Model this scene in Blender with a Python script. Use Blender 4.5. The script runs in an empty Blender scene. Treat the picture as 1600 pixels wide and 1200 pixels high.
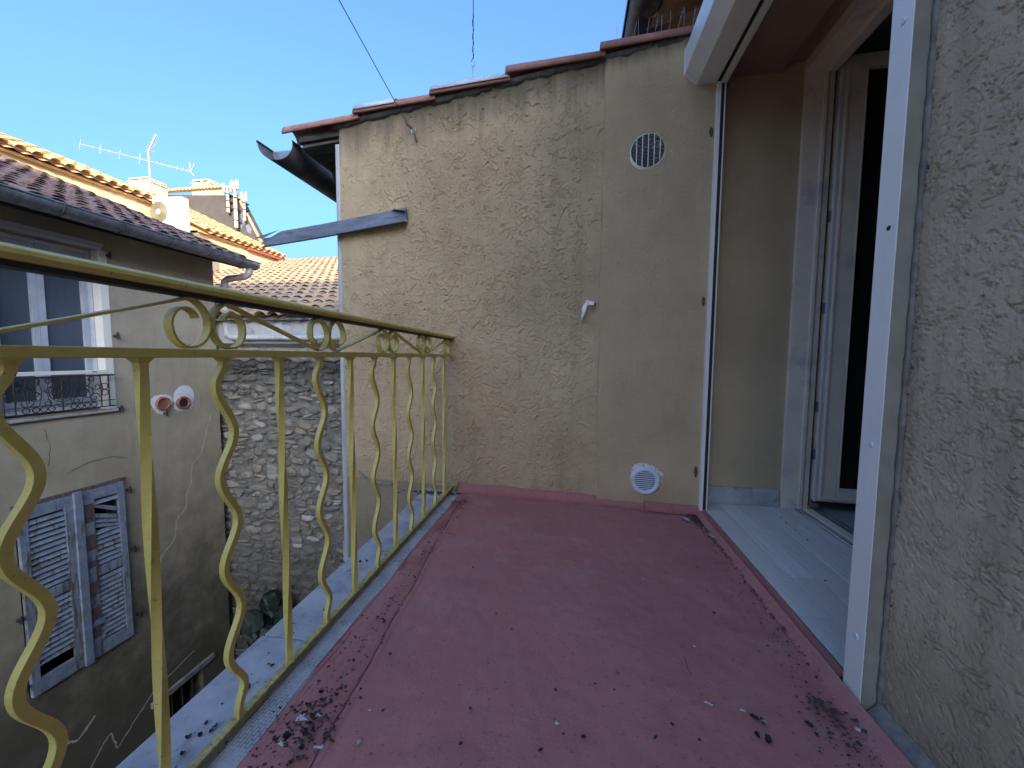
import bpy, math, random
import numpy as np
from mathutils import Vector, Matrix
random.seed(7); RS = np.random.RandomState(11)
S = bpy.context.scene
COL = S.collection
# ------------------------------------------------------------------ camera
CAMH = 0.82
def build_camera(yaw=8.8, pitch=4.15, roll=0.46, fpx=600.0):
    y, p, r = map(math.radians, (yaw, pitch, roll))
    F = Vector((-math.sin(y)*math.cos(p), math.cos(y)*math.cos(p), -math.sin(p)))
    R0 = Vector((math.cos(y), math.sin(y), 0)); U0 = R0.cross(F)
    R = R0*math.cos(r) + U0*math.sin(r); U = -R0*math.sin(r) + U0*math.cos(r)
    cam = bpy.data.cameras.new('camera'); o = bpy.data.objects.new('camera', cam); COL.objects.link(o)
    m = Matrix((( R.x, U.x, -F.x, 0), (R.y, U.y, -F.y, 0), (R.z, U.z, -F.z, CAMH), (0, 0, 0, 1)))
    o.matrix_world = m
    cam.sensor_width = 36; cam.lens = fpx/1600*36; cam.clip_start = 0.02; cam.clip_end = 500
    S.camera = o
    return F, R, U
F_, R_, U_ = build_camera()
# ------------------------------------------------------------------ world, sun, exposure
SUN_EL, SUN_AZ = 16.0, 30.0          # azimuth measured from -Y towards +X
w = bpy.data.worlds.new('World'); S.world = w; w.use_nodes = True
nt = w.node_tree; nt.nodes.clear()
sky = nt.nodes.new('ShaderNodeTexSky'); sky.sky_type = 'NISHITA'; sky.sun_disc = False
sky.sun_elevation = math.radians(SUN_EL); sky.sun_rotation = math.radians(180-SUN_AZ)
sky.altitude = 100; sky.air_density = 1.0; sky.dust_density = 9.5; sky.ozone_density = 6.5
bg = nt.nodes.new('ShaderNodeBackground'); bg.inputs['Strength'].default_value = 0.15
wo = nt.nodes.new('ShaderNodeOutputWorld')
nt.links.new(sky.outputs[0], bg.inputs[0]); nt.links.new(bg.outputs[0], wo.inputs[0])
sd = bpy.data.lights.new('sun', 'SUN'); sd.energy = 2.0; sd.angle = math.radians(0.5); sd.color = (1.0, 0.80, 0.52)
so = bpy.data.objects.new('sun', sd); COL.objects.link(so)
el, az = math.radians(SUN_EL), math.radians(SUN_AZ)
sdir = Vector((math.cos(el)*math.sin(az), -math.cos(el)*math.cos(az), math.sin(el)))
so.rotation_euler = (-sdir).to_track_quat('-Z', 'Y').to_euler(); so.location = (5, -10, 20)
S.view_settings.view_transform = 'Standard'; S.view_settings.look = 'None'
S.view_settings.gamma = 1; S.view_settings.use_curve_mapping = False
S.view_settings.exposure = 2.2
S.render.engine = 'CYCLES'

# ------------------------------------------------------------------ helpers
W = {}
def place(o, parent=None, world=None):
    world = world or Matrix.Identity(4)
    if parent is not None:
        o.parent = parent; o.matrix_parent_inverse = W[parent.name].inverted()
    o.matrix_basis = world
    W[o.name] = world.copy()
    COL.objects.link(o)
    return o
def tag(o, label, cat, group=None, kind=None):
    o['label'] = label; o['category'] = cat
    if group: o['group'] = group
    if kind: o['kind'] = kind
    return o
def thing(name, label, cat, loc=(0, 0, 0), group=None, kind=None):
    o = bpy.data.objects.new(name, None); o.empty_display_size = 0.1
    place(o, None, Matrix.Translation(loc)); return tag(o, label, cat, group, kind)
def mk(name, v, f, mat=None, parent=None, world=None, smooth=False):
    me = bpy.data.meshes.new(name); me.from_pydata([tuple(p) for p in v], [], [tuple(q) for q in f]); me.update()
    if smooth: me.polygons.foreach_set('use_smooth', [True]*len(me.polygons))
    if mat: me.materials.append(mat)
    return place(bpy.data.objects.new(name, me), parent, world)
def inst(name, me, parent=None, world=None):
    return place(bpy.data.objects.new(name, me), parent, world)
class MB:
    def __init__(s): s.v = []; s.f = []
    def add(s, v, f):
        n = len(s.v); s.v += [tuple(p) for p in v]; s.f += [tuple(i+n for i in q) for q in f]; return s
    def box(s, x0, x1, y0, y1, z0, z1):
        v = [(x, y, z) for x in (x0, x1) for y in (y0, y1) for z in (z0, z1)]
        return s.add(v, [(0,1,3,2),(4,6,7,5),(0,4,5,1),(2,3,7,6),(0,2,6,4),(1,5,7,3)])
    def prism(s, poly, axis, a, b):
        """poly = list of 2D points; axis 0/1/2 extruded from a to b"""
        def P(p, t):
            return [(t, p[0], p[1]), (p[0], t, p[1]), (p[0], p[1], t)][axis]
        n = len(poly)
        v = [P(p, a) for p in poly] + [P(p, b) for p in poly]
        f = [tuple(range(n)), tuple(range(2*n-1, n-1, -1))] + [(i, (i+1) % n, n+(i+1) % n, n+i) for i in range(n)]
        return s.add(v, f)
    def tube(s, pts, r, n=8, cap=True):
        pts = [Vector(p) for p in pts]; v = []; f = []
        rr = r if isinstance(r, (list, tuple)) else [r]*len(pts)
        a = None
        for i, p in enumerate(pts):
            t = (pts[min(i+1, len(pts)-1)] - pts[max(i-1, 0)]).normalized()
            if a is None: a = t.cross(Vector((0, 0, 1)) if abs(t.z) < .9 else Vector((1, 0, 0))).normalized()
            a = (a - t*a.dot(t)).normalized(); b = t.cross(a)
            for k in range(n):
                q = 2*math.pi*k/n; v.append(p + (a*math.cos(q) + b*math.sin(q))*rr[i])
        for i in range(len(pts)-1):
            for k in range(n):
                f.append((i*n+k, i*n+(k+1) % n, (i+1)*n+(k+1) % n, (i+1)*n+k))
        if cap: f += [tuple(range(n)), tuple(range(len(v)-1, len(v)-n-1, -1))]
        return s.add(v, f)
    def sweep(s, pts, secs, bn):
        """rectangular section sweep; pts in a plane with binormal bn; secs list (half width along bn, half thickness, twist)"""
        pts = [Vector(p) for p in pts]; bn = Vector(bn); v = []; f = []
        for i, p in enumerate(pts):
            t = (pts[min(i+1, len(pts)-1)] - pts[max(i-1, 0)]).normalized(); nn = t.cross(bn).normalized()
            hw, ht, tw = secs[i] if isinstance(secs, list) else secs
            for (sx, sy) in ((-1,-1),(1,-1),(1,1),(-1,1)):
                c = bn*hw*sx + nn*ht*sy
                if tw: c = Matrix.Rotation(tw, 3, t) @ c
                v.append(p + c)
        for i in range(len(pts)-1):
            for k in range(4): f.append((i*4+k, i*4+(k+1) % 4, (i+1)*4+(k+1) % 4, (i+1)*4+k))
        f += [(3,2,1,0), tuple(range(len(v)-4, len(v)))]
        return s.add(v, f)
    def build(s, name, mat=None, parent=None, world=None, smooth=False, bevel=0):
        o = mk(name, s.v, s.f, mat, parent, world, smooth)
        if bevel:
            m = o.modifiers.new('bevel', 'BEVEL'); m.width = bevel; m.segments = 2; m.limit_method = 'ANGLE'
        return o
def ray(px, py): return F_ + R_*((px-800)/600) - U_*((py-600)/600)
def px_of(p):
    d = Vector(p) - Vector((0, 0, CAMH)); q = d.dot(F_)
    return (800+600*d.dot(R_)/q, 600-600*d.dot(U_)/q) if q > .01 else (-9999, -9999)
# ---- numpy gradient noise
def perlin(x, y, seed=0):
    r = np.random.RandomState(seed); perm = r.permutation(256); ang = r.rand(256)*2*np.pi
    gx, gy = np.cos(ang), np.sin(ang)
    xi = np.floor(x).astype(int); yi = np.floor(y).astype(int); xf = x-xi; yf = y-yi
    u = xf*xf*xf*(xf*(xf*6-15)+10); v = yf*yf*yf*(yf*(yf*6-15)+10)
    def g(ix, iy, dx, dy):
        h = perm[(perm[ix & 255] + iy) & 255]; return gx[h]*dx + gy[h]*dy
    a = g(xi, yi, xf, yf); b = g(xi+1, yi, xf-1, yf); c = g(xi, yi+1, xf, yf-1); d = g(xi+1, yi+1, xf-1, yf-1)
    return (a + u*(b-a) + v*((c + u*(d-c)) - (a + u*(b-a))))*1.5
def fbm(x, y, seed=0, o=3):
    return sum(perlin(x*2**i, y*2**i, seed+i*17)/2**i for i in range(o))
def sstep(a, b, x): t = np.clip((x-a)/(b-a), 0, 1); return t*t*(3-2*t)
def trowel(u, v, seed=0, amp=.0035, scale=1.0, keep=None):
    """skip-trowelled render: broken curved ridges where the trowel lifted the mortar"""
    u = u*scale; v = v*scale
    wx = fbm(u*8, v*8, seed+1, 3)*.07; wy = fbm(u*8+9, v*8+3, seed+2, 3)*.07
    h = np.zeros_like(u)
    for k, (fq, a) in enumerate(((14, .9), (23, 1.0), (38, .9))):
        n = fbm((u+wx)*fq, (v+wy)*fq*.85, seed+10+k*5, 2)
        lip = (np.exp(-((n-.02)/.055)**2) - .7*np.exp(-((n+.09)/.06)**2))*a                    # thin raised lip
        step = sstep(-.02, .03, n)*.35*a                       # mortar plateau behind it
        mask = sstep(-.05, .22, fbm(u*(6+4*k)+k*7, v*(6+4*k), seed+40+k, 2) + (0.14 if keep is None else keep))
        h += (lip+step)*mask
    h += fbm(u*3, v*3, seed+70, 2)*.9
    h += perlin(u*120, v*120, seed+80)*.16
    return h*amp
def gouged(u, v, seed=0, amp=.003, keep=0.0):
    """flat sandy render with short torn grooves"""
    wx = fbm(u*9, v*9, seed+1, 3)*.06; wy = fbm(u*9+9, v*9+3, seed+2, 3)*.06
    h = np.zeros_like(u)
    for k, (fq, a) in enumerate(((17, 1.0), (32, 1.1), (58, 1.0))):
        n = fbm((u+wx)*fq, (v+wy)*fq, seed+10+k*5, 3)
        mask = sstep(.10, .34, fbm(u*(13+9*k)+k*7, v*(13+9*k), seed+40+k, 3) + keep)
        h -= np.exp(-((n)/.065)**2)*a*mask*1.15
        h += np.exp(-((n-.17)/.08)**2)*a*mask*.45
    h += fbm(u*4, v*4, seed+70, 2)*.6 + perlin(u*150, v*150, seed+80)*.26 + perlin(u*70, v*70, seed+81)*.22
    return h*amp
def grid_mesh(name, P, mat, parent, smooth=True):
    """P: array (n,m,3)"""
    n, m = P.shape[:2]
    me = bpy.data.meshes.new(name)
    idx = np.arange(n*m).reshape(n, m)
    q = np.stack([idx[:-1,:-1], idx[1:,:-1], idx[1:,1:], idx[:-1,1:]], -1).reshape(-1, 4)
    me.vertices.add(n*m); me.vertices.foreach_set('co', P.reshape(-1).astype(np.float32))
    me.loops.add(q.size); me.loops.foreach_set('vertex_index', q.reshape(-1).astype(np.int32))
    me.polygons.add(len(q)); me.polygons.foreach_set('loop_start', (np.arange(len(q))*4).astype(np.int32))
    me.polygons.foreach_set('use_smooth', np.ones(len(q), bool))
    me.update(calc_edges=True); me.validate()
    me.materials.append(mat)
    return place(bpy.data.objects.new(name, me), parent)

# ------------------------------------------------------------------ materials
def ramp(nt, fac, stops):
    r = nt.nodes.new('ShaderNodeValToRGB'); e = r.color_ramp.elements
    e[0].position, e[0].color = stops[0][0], (*stops[0][1], 1); e[1].position, e[1].color = stops[-1][0], (*stops[-1][1], 1)
    for p, c in stops[1:-1]: x = e.new(p); x.color = (*c, 1)
    nt.links.new(fac, r.inputs[0]); return r.outputs[0]
def noise(nt, co, scale, detail=4, rough=.55, dist=0):
    n = nt.nodes.new('ShaderNodeTexNoise'); n.inputs['Scale'].default_value = scale; n.inputs['Detail'].default_value = detail
    n.inputs['Roughness'].default_value = rough; n.inputs['Distortion'].default_value = dist
    nt.links.new(co, n.inputs['Vector']); return n.outputs['Fac']
def mix(nt, fac, a, b, mode='MIX'):
    m = nt.nodes.new('ShaderNodeMix'); m.data_type = 'RGBA'; m.blend_type = mode
    if isinstance(fac, (int, float)): m.inputs[0].default_value = fac
    else: nt.links.new(fac, m.inputs[0])
    for k, x in ((6, a), (7, b)):
        if isinstance(x, tuple): m.inputs[k].default_value = (*x[:3], 1)
        else: nt.links.new(x, m.inputs[k])
    return m.outputs[2]
def math_(nt, op, a, b=0.0, clamp=False):
    m = nt.nodes.new('ShaderNodeMath'); m.operation = op; m.use_clamp = clamp
    for k, x in enumerate((a, b)):
        if isinstance(x, (int, float)): m.inputs[k].default_value = x
        else: nt.links.new(x, m.inputs[k])
    return m.outputs[0]
def maprange(nt, x, a, b, c=0.0, d=1.0):
    m = nt.nodes.new('ShaderNodeMapRange'); m.interpolation_type = 'SMOOTHSTEP'
    for k, q in zip((1, 2, 3, 4), (a, b, c, d)): m.inputs[k].default_value = q
    nt.links.new(x, m.inputs[0]); return m.outputs[0]
def newmat(name):
    m = bpy.data.materials.new(name); m.use_nodes = True; t = m.node_tree
    return m, t, t.nodes['Principled BSDF']
def coords(t, obj=False, scale=(1, 1, 1)):
    if obj:
        c = t.nodes.new('ShaderNodeTexCoord').outputs['Object']
    else:
        c = t.nodes.new('ShaderNodeNewGeometry').outputs['Position']
    mp = t.nodes.new('ShaderNodeMapping'); mp.inputs['Scale'].default_value = scale; t.links.new(c, mp.inputs[0])
    return mp.outputs[0]
def bump(t, b, h, strength=.5, dist=.01):
    n = t.nodes.new('ShaderNodeBump'); n.inputs['Strength'].default_value = strength; n.inputs['Distance'].default_value = dist
    t.links.new(h, n.inputs['Height']); t.links.new(n.outputs[0], b.inputs['Normal'])
def simple(name, c1, c2=None, scale=8, rough=.6, bs=0, bscale=80, bdist=.002, metal=0, rnd=0, obj=False, stretch=(1, 1, 1), lo=.35, hi=.65, spec=None, c3=None, s3=3):
    m, t, b = newmat(name); co = coords(t, obj, stretch)
    c2 = c2 or tuple(x*.8 for x in c1)
    col = ramp(t, noise(t, co, scale, 5, .6), [(lo, c2), (hi, c1)])
    if c3:
        col = mix(t, maprange(t, noise(t, co, s3, 6, .65), .52, .68), col, c3)
    if rnd:
        oi = t.nodes.new('ShaderNodeObjectInfo'); v = maprange(t, oi.outputs['Random'], 0, 1, 1-rnd, 1+rnd*.6)
        hs = t.nodes.new('ShaderNodeHueSaturation'); t.links.new(v, hs.inputs['Value']); t.links.new(col, hs.inputs['Color'])
        hv = maprange(t, math_(t, 'FRACT', math_(t, 'MULTIPLY', oi.outputs['Random'], 7.3)), 0, 1, .485, .515); t.links.new(hv, hs.inputs['Hue'])
        sv = maprange(t, math_(t, 'FRACT', math_(t, 'MULTIPLY', oi.outputs['Random'], 13.7)), 0, 1, .55, 1.25); t.links.new(sv, hs.inputs['Saturation'])
        col = hs.outputs[0]
    t.links.new(col, b.inputs['Base Color']); b.inputs['Roughness'].default_value = rough; b.inputs['Metallic'].default_value = metal
    if spec is not None: b.inputs['Specular IOR Level'].default_value = spec
    if bs: bump(t, b, noise(t, co, bscale, 6, .65), bs, bdist)
    return m
def plaster(name, base, dark, grain=260, gs=.5, stain_top=None, low_grime=None, spots=True, mott=1.0):
    """painted outdoor render with uneven colour, run-off streaks under the verge and grime near the foot"""
    m, t, b = newmat(name); co = coords(t); st = coords(t, False, (9, 9, .8))
    col = ramp(t, noise(t, co, 1.7, 6, .62), [(.32, tuple(x*.80 for x in base)), (.68, tuple(min(1, x*1.1) for x in base))])
    col = mix(t, maprange(t, noise(t, co, 14, 5, .7), .50, .78, 0, .35*mott), col, dark)
    col = mix(t, maprange(t, noise(t, st, 1.6, 4, .6), .50, .75, 0, .35*mott), col, dark)
    sx = t.nodes.new('ShaderNodeSeparateXYZ'); t.links.new(t.nodes.new('ShaderNodeNewGeometry').outputs['Position'], sx.inputs[0])
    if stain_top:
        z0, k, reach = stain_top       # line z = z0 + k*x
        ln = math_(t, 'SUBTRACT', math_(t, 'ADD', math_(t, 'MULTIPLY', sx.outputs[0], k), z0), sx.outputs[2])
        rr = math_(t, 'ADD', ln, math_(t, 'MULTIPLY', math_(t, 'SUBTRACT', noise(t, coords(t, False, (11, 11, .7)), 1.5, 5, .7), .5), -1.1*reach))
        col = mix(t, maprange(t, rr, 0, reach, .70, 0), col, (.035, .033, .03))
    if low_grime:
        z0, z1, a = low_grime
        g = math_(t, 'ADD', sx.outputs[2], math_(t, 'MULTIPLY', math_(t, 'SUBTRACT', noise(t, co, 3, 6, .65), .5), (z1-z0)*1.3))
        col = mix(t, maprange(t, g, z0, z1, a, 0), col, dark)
    if spots:
        col = mix(t, maprange(t, noise(t, co, 45, 3, .6), .70, .76, 0, .5), col, tuple(min(1, x*1.6) for x in base))
    t.links.new(col, b.inputs['Base Color']); b.inputs['Roughness'].default_value = .85; b.inputs['Specular IOR Level'].default_value = .25
    h = noise(t, co, grain, 4, .7)
    bump(t, b, h, gs, .003)
    return m
WALLC = (.52, .385, .232); WALLD = (.29, .215, .135)
M = {}
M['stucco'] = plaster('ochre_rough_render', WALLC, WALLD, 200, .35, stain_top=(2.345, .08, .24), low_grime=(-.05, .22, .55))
M['stucco_near'] = plaster('ochre_rough_render_near', (.68, .525, .345), WALLD, 420, 1.0, low_grime=(-.1, .5, .6))
M['stucco_smooth'] = plaster('ochre_fine_render', tuple(x*1.02 for x in WALLC), WALLD, 300, .9, stain_top=(2.36, .08, .10), low_grime=(-.05, .15, .3), mott=.35)
M['reveal'] = plaster('ochre_fine_render_reveal', tuple(x*1.12 for x in WALLC), WALLD, 300, .9, spots=False, mott=.3)
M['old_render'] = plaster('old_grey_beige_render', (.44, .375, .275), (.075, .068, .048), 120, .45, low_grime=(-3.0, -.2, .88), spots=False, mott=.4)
M['cream'] = plaster('cream_render', (.78, .62, .38), (.5, .36, .2), 60, .2, spots=False)
M['dirty_low'] = plaster('stained_low_render', (.30, .24, .155), (.10, .10, .09), 90, .5, low_grime=(-.5, .1, .4))
M['grey_render'] = plaster('grey_cement_render', (.085, .075, .07), (.035, .033, .032), 30, .4, spots=False)
M['white_patch'] = simple('white_filler', (.78, .78, .80), (.6, .6, .62), 40, .8, .6, 120, .003)
M['white_lacquer'] = simple('white_lacquered_aluminium', (.82, .78, .71), (.78, .74, .67), 6, .38, .05, 300, .0005, c3=(.74, .71, .66), s3=5)
M['white_pvc'] = simple('white_pvc', (.90, .76, .60), (.82, .68, .53), 5, .35, c3=(.66, .57, .50), s3=7)
M['white_frame'] = simple('white_window_frame', (.66, .68, .74), (.58, .60, .66), 9, .4)
M['pipe'] = simple('grey_white_pvc_pipe', (.50, .50, .51), (.38, .38, .39), 5, .5, .2, 60, .001, stretch=(3, 3, .6), c3=(.33, .32, .31), s3=2)
M['black'] = simple('black_rubber', (.012, .012, .013), None, 8, .7)
M['dark_gap'] = simple('dark_interior', (.02, .02, .02), None, 8, .9)
M['iron'] = simple('black_wrought_iron', (.022, .022, .024), (.05, .035, .028), 40, .6, .3, 200, .001)
M['rust'] = simple('rusty_iron', (.16, .06, .035), (.07, .035, .025), 60, .8, .5, 200, .001)
M['steel'] = simple('galvanised_steel', (.42, .45, .50), (.30, .32, .36), 30, .35, 0, 80, .001, .8)
M['zinc'] = simple('weathered_zinc', (.26, .265, .29), (.16, .165, .185), 6, .45, .15, 40, .001, .6, stretch=(.8, 4, 4), c3=(.12, .12, .13), s3=4)
M['zinc_dark'] = simple('dark_weathered_gutter', (.075, .07, .075), (.035, .032, .033), 7, .55, .2, 60, .001, .3, c3=(.13, .11, .10), s3=9)
M['zinc_brown'] = simple('brown_painted_metal', (.06, .04, .035), None, 9, .5)
M['tile_red'] = simple('red_clay_verge_tile', (.42, .20, .15), (.31, .14, .105), 12, .8, .4, 140, .002, c3=(.30, .17, .13), s3=8)
M['tile_foil'] = simple('foil_backed_patch', (.62, .64, .67), (.5, .52, .57), 60, .45, .5, 110, .002)
M['mortar_and_shade'] = simple('blackened_mortar_and_shade', (.05, .047, .042), (.10, .09, .08), 25, .9, .8, 60, .006)  # verge mortar, also the painted shadow strip on the stone house
M['mortar_grey'] = simple('grey_mortar', (.30, .28, .26), (.18, .17, .16), 14, .9, .8, 70, .004)
M['wood_dark'] = simple('dark_weathered_board', (.085, .065, .055), (.03, .025, .022), 6, .8, .5, 60, .002, stretch=(1, 8, 8), rnd=.3)
M['wood_orange'] = simple('stained_eave_board', (.23, .125, .06), (.15, .08, .04), 8, .7, .3, 80, .001, stretch=(2, 14, 2))
M['wood_pale'] = simple('pale_timber_rafter', (.42, .27, .16), (.30, .18, .10), 8, .7, .3, 80, .001, stretch=(2, 14, 2))
M['soffit'] = simple('brown_soffit', (.42, .28, .19), (.32, .22, .15), 4, .8, .3, 120, .001)
M['glass_dark'] = simple('dark_window_glass', (.022, .021, .018), (.018, .017, .015), 2, .08, spec=.45)
M['net'] = simple('net_curtain_behind_glass', (.085, .105, .14), (.07, .088, .12), 6, .12, stretch=(1, 30, 1), spec=.7)
M['terracotta'] = simple('terracotta_pipe', (.36, .12, .085), (.26, .09, .065), 20, .7)
M['ac'] = simple('white_sheet_metal', (.82, .80, .76), None, 4, .5)
M['ac_grille'] = simple('beige_fan_grille', (.20, .175, .12), None, 30, .6)
M['flue'] = simple('cream_fibre_cement_flue', (.62, .54, .42), (.45, .38, .3), 9, .8)
M['blue_mark'] = simple('faded_blue_paint', (.12, .17, .30), (.14, .13, .12), 1.3, .9)
M['leaf'] = simple('dark_green_leaf', (.012, .026, .020), (.008, .016, .013), 12, .5, .3, 40, .003, rnd=.4)
M['stem'] = simple('brown_stem', (.06, .045, .03), None, 9, .9)
M['stone_far'] = simple('alley_ground', (.10, .09, .08), (.06, .055, .05), 2, .9, .6, 12, .01)
M['coping'] = simple('worn_white_coping', (.50, .48, .48), (.34, .33, .34), 9, .75, .4, 90, .002, c3=(.26, .25, .26), s3=11)
M['debris'] = simple('dark_dried_scrap', (.045, .036, .030), (.02, .017, .015), 90, .7, .4, 300, .001, rnd=.6)
M['debris_pale'] = simple('pale_dried_scrap', (.32, .29, .26), (.18, .16, .14), 90, .7, rnd=.4)
M['dropping'] = simple('white_bird_dropping', (.62, .62, .62), (.45, .45, .44), 60, .9)
M['litter'] = simple('crushed_leaf_litter', (.075, .06, .045), (.035, .03, .025), 120, .9, .6, 200, .003)
M['feather'] = simple('grey_feather', (.50, .52, .58), (.05, .05, .06), 14, .7, stretch=(1, 1, 1))
M['indoor'] = simple('indoor_wall_paint', (.45, .43, .41), None, 3, .9)
M['fascia'] = simple('pale_grey_fascia', (.50, .50, .50), (.36, .36, .37), 3, .8, .3, 60, .002, c3=(.2, .2, .2), s3=4)
M['cove'] = simple('pale_cement_fillet', (.30, .26, .21), (.17, .145, .12), 30, .9, .6, 90, .003)
M['guide_side'] = simple('beige_side_metal', (.36, .32, .25), (.27, .24, .185), 12, .6, .2, 120, .001)  # rail side towards the camera, darker beige than the white face
M['casement'] = simple('bluish_white_casement', (.46, .49, .55), (.38, .41, .47), 9, .4)
M['cable'] = simple('dark_steel_wire', (.05, .05, .06), None, 9, .5)
M['aerial'] = simple('old_aluminium_aerial', (.40, .33, .29), (.28, .23, .21), 9, .6)
M['red_mark'] = simple('red_sticker', (.5, .03, .04), None, 9, .5)

def railing_paint():
    m, t, b = newmat('yellow_railing_paint'); co = coords(t)
    col = ramp(t, noise(t, co, 30, 5, .65), [(.3, (.60, .48, .115)), (.7, (.72, .59, .17))])
    col = mix(t, maprange(t, noise(t, co, 22, 6, .7), .60, .72, 0, .6), col, (.46, .48, .16))
    col = mix(t, maprange(t, noise(t, co, 55, 6, .75), .60, .70, 0, .55), col, (.27, .20, .07))
    col = mix(t, maprange(t, noise(t, co, 110, 4, .7), .655, .69), col, (.10, .055, .03))
    sz = t.nodes.new('ShaderNodeSeparateXYZ'); t.links.new(t.nodes.new('ShaderNodeNewGeometry').outputs['Position'], sz.inputs[0])
    foot = math_(t, 'ADD', sz.outputs[2], math_(t, 'MULTIPLY', noise(t, co, 70, 4, .7), .06))
    col = mix(t, maprange(t, foot, .030, .060, .75, 0), col, (.16, .085, .04))                        # rust at the foot welds
    t.links.new(col, b.inputs['Base Color']); b.inputs['Roughness'].default_value = .46
    bump(t, b, noise(t, co, 160, 4, .6), .25, .001); return m
M['yellow'] = railing_paint()
def membrane():
    m, t, b = newmat('red_waterproof_coating'); co = coords(t)
    col = ramp(t, noise(t, co, 1.6, 6, .6), [(.3, (.40, .15, .130)), (.7, (.51, .205, .18))])
    col = mix(t, maprange(t, noise(t, co, 5.5, 6, .7), .48, .72, 0, .55), col, (.46, .255, .235))   # chalked, worn
    col = mix(t, maprange(t, noise(t, co, 2.6, 4, .6), .56, .74, 0, .45), col, (.30, .115, .10))
    tide = noise(t, co, 2.3, 5, .55, .4)
    ring = math_(t, 'SUBTRACT', maprange(t, tide, .515, .535), maprange(t, tide, .535, .60))
    col = mix(t, math_(t, 'MULTIPLY', ring, .09), col, (.48, .33, .31))                              # dried puddle marks
    col = mix(t, maprange(t, noise(t, co, 11, 7, .75), .57, .70, 0, .45), col, (.22, .13, .115))      # dust and scuffs
    col = mix(t, maprange(t, noise(t, co, 75, 4, .75), .58, .70, 0, .65), col, (.085, .045, .045))    # specks
    col = mix(t, maprange(t, noise(t, co, 210, 2, .6), .69, .74, 0, .7), col, (.55, .45, .46))
    t.links.new(col, b.inputs['Base Color'])
    t.links.new(maprange(t, noise(t, co, 4, 5, .6), .3, .7, .55, .8), b.inputs['Roughness']); b.inputs['Specular IOR Level'].default_value = .35
    h = math_(t, 'ADD', noise(t, co, 130, 4, .7), math_(t, 'MULTIPLY', noise(t, co, 14, 4, .6), 1.5))
    bump(t, b, h, .45, .003); return m
M['membrane'] = membrane()
M['membrane_edge'] = simple('red_coating_bare_edge', (.44, .145, .12), (.32, .11, .09), 20, .6, .5, 60, .003, stretch=(8, 1, 1), c3=(.25, .12, .125), s3=12)
def plank_mat(name, a, b_):
    m, t, b = newmat(name); co = coords(t, False, (26, 1.6, 1))
    oi = t.nodes.new('ShaderNodeObjectInfo')
    col = ramp(t, noise(t, co, 2.2, 7, .68, .6), [(.28, b_), (.72, a)])
    col = mix(t, maprange(t, oi.outputs['Random'], 0, 1, 0, .75), col, b_)
    t.links.new(col, b.inputs['Base Color']); b.inputs['Roughness'].default_value = .5
    bump(t, b, noise(t, co, 3, 6, .6), .15, .001); return m
M['plank'] = plank_mat('grey_wood_look_plank', (.90, .86, .80), (.60, .56, .50))
M['plank_in'] = plank_mat('indoor_grey_plank', (.45, .45, .46), (.3, .3, .3))
def kerb_mat():
    m, t, b = newmat('grey_ribbed_kerb_strip'); co = coords(t)
    mp = t.nodes.new('ShaderNodeMapping'); mp.inputs['Rotation'].default_value = (0, 0, math.radians(90)); t.links.new(co, mp.inputs[0])
    br = t.nodes.new('ShaderNodeTexBrick'); br.inputs['Scale'].default_value = 1
    br.inputs['Brick Width'].default_value = .017; br.inputs['Row Height'].default_value = .0085; br.inputs['Mortar Size'].default_value = .0011
    br.inputs['Color1'].default_value = (1, 1, 1, 1); br.inputs['Color2'].default_value = (.85, .85, .85, 1); br.inputs['Mortar'].default_value = (0, 0, 0, 1)
    t.links.new(mp.outputs[0], br.inputs['Vector'])
    wear = maprange(t, noise(t, co, 10, 5, .7), .38, .62)
    base = ramp(t, noise(t, co, 14, 6, .65), [(.3, (.36, .36, .37)), (.7, (.56, .56, .57))])
    grooves = mix(t, wear, (1, 1, 1), br.outputs['Color'])
    col = mix(t, .55, base, grooves, 'MULTIPLY')
    col = mix(t, maprange(t, noise(t, co, 26, 5, .7), .58, .75, 0, .7), col, (.12, .115, .11))
    t.links.new(col, b.inputs['Base Color']); b.inputs['Roughness'].default_value = .85
    bump(t, b, grooves, .5, .002); return m
M['kerb'] = kerb_mat()
def roof_tile_mat(name, a, b_, lich, lo=.5, hi=.7, rnd=.35):
    m, t, b = newmat(name); co = coords(t, True)
    oi = t.nodes.new('ShaderNodeObjectInfo')
    ad = t.nodes.new('ShaderNodeVectorMath'); ad.operation = 'ADD'; t.links.new(co, ad.inputs[0])
    cb = t.nodes.new('ShaderNodeCombineXYZ'); t.links.new(math_(t, 'MULTIPLY', oi.outputs['Random'], 60), cb.inputs[0]); t.links.new(cb.outputs[0], ad.inputs[1])
    c = ad.outputs[0]
    col = ramp(t, oi.outputs['Random'], [(0, a), (.5, tuple((x+y)/2 for x, y in zip(a, b_))), (1, b_)])
    col = mix(t, maprange(t, noise(t, c, 9, 5, .6), .35, .7, 0, .6), col, b_)
    col = mix(t, maprange(t, noise(t, c, 16, 6, .75), lo, hi, 0, .9), col, lich)
    col = mix(t, maprange(t, noise(t, c, 40, 4, .7), .62, .72, 0, .7), col, (.42, .40, .34))
    t.links.new(col, b.inputs['Base Color']); b.inputs['Roughness'].default_value = .9
    bump(t, b, noise(t, c, 60, 5, .7), .5, .004); return m
M['tile_low'] = roof_tile_mat('old_clay_roof_tile', (.43, .255, .145), (.36, .265, .185), (.13, .11, .09))
M['tile_left'] = roof_tile_mat('lichened_clay_roof_tile', (.25, .13, .105), (.20, .125, .105), (.055, .045, .04), .42, .6)
M['tile_gold'] = roof_tile_mat('pale_clay_roof_tile', (.62, .38, .17), (.55, .36, .19), (.22, .14, .08), .58, .75)
M['channel'] = simple('dark_channel_tiles', (.16, .10, .07), (.06, .045, .038), 14, .95, .6, 30, .01)
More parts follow.
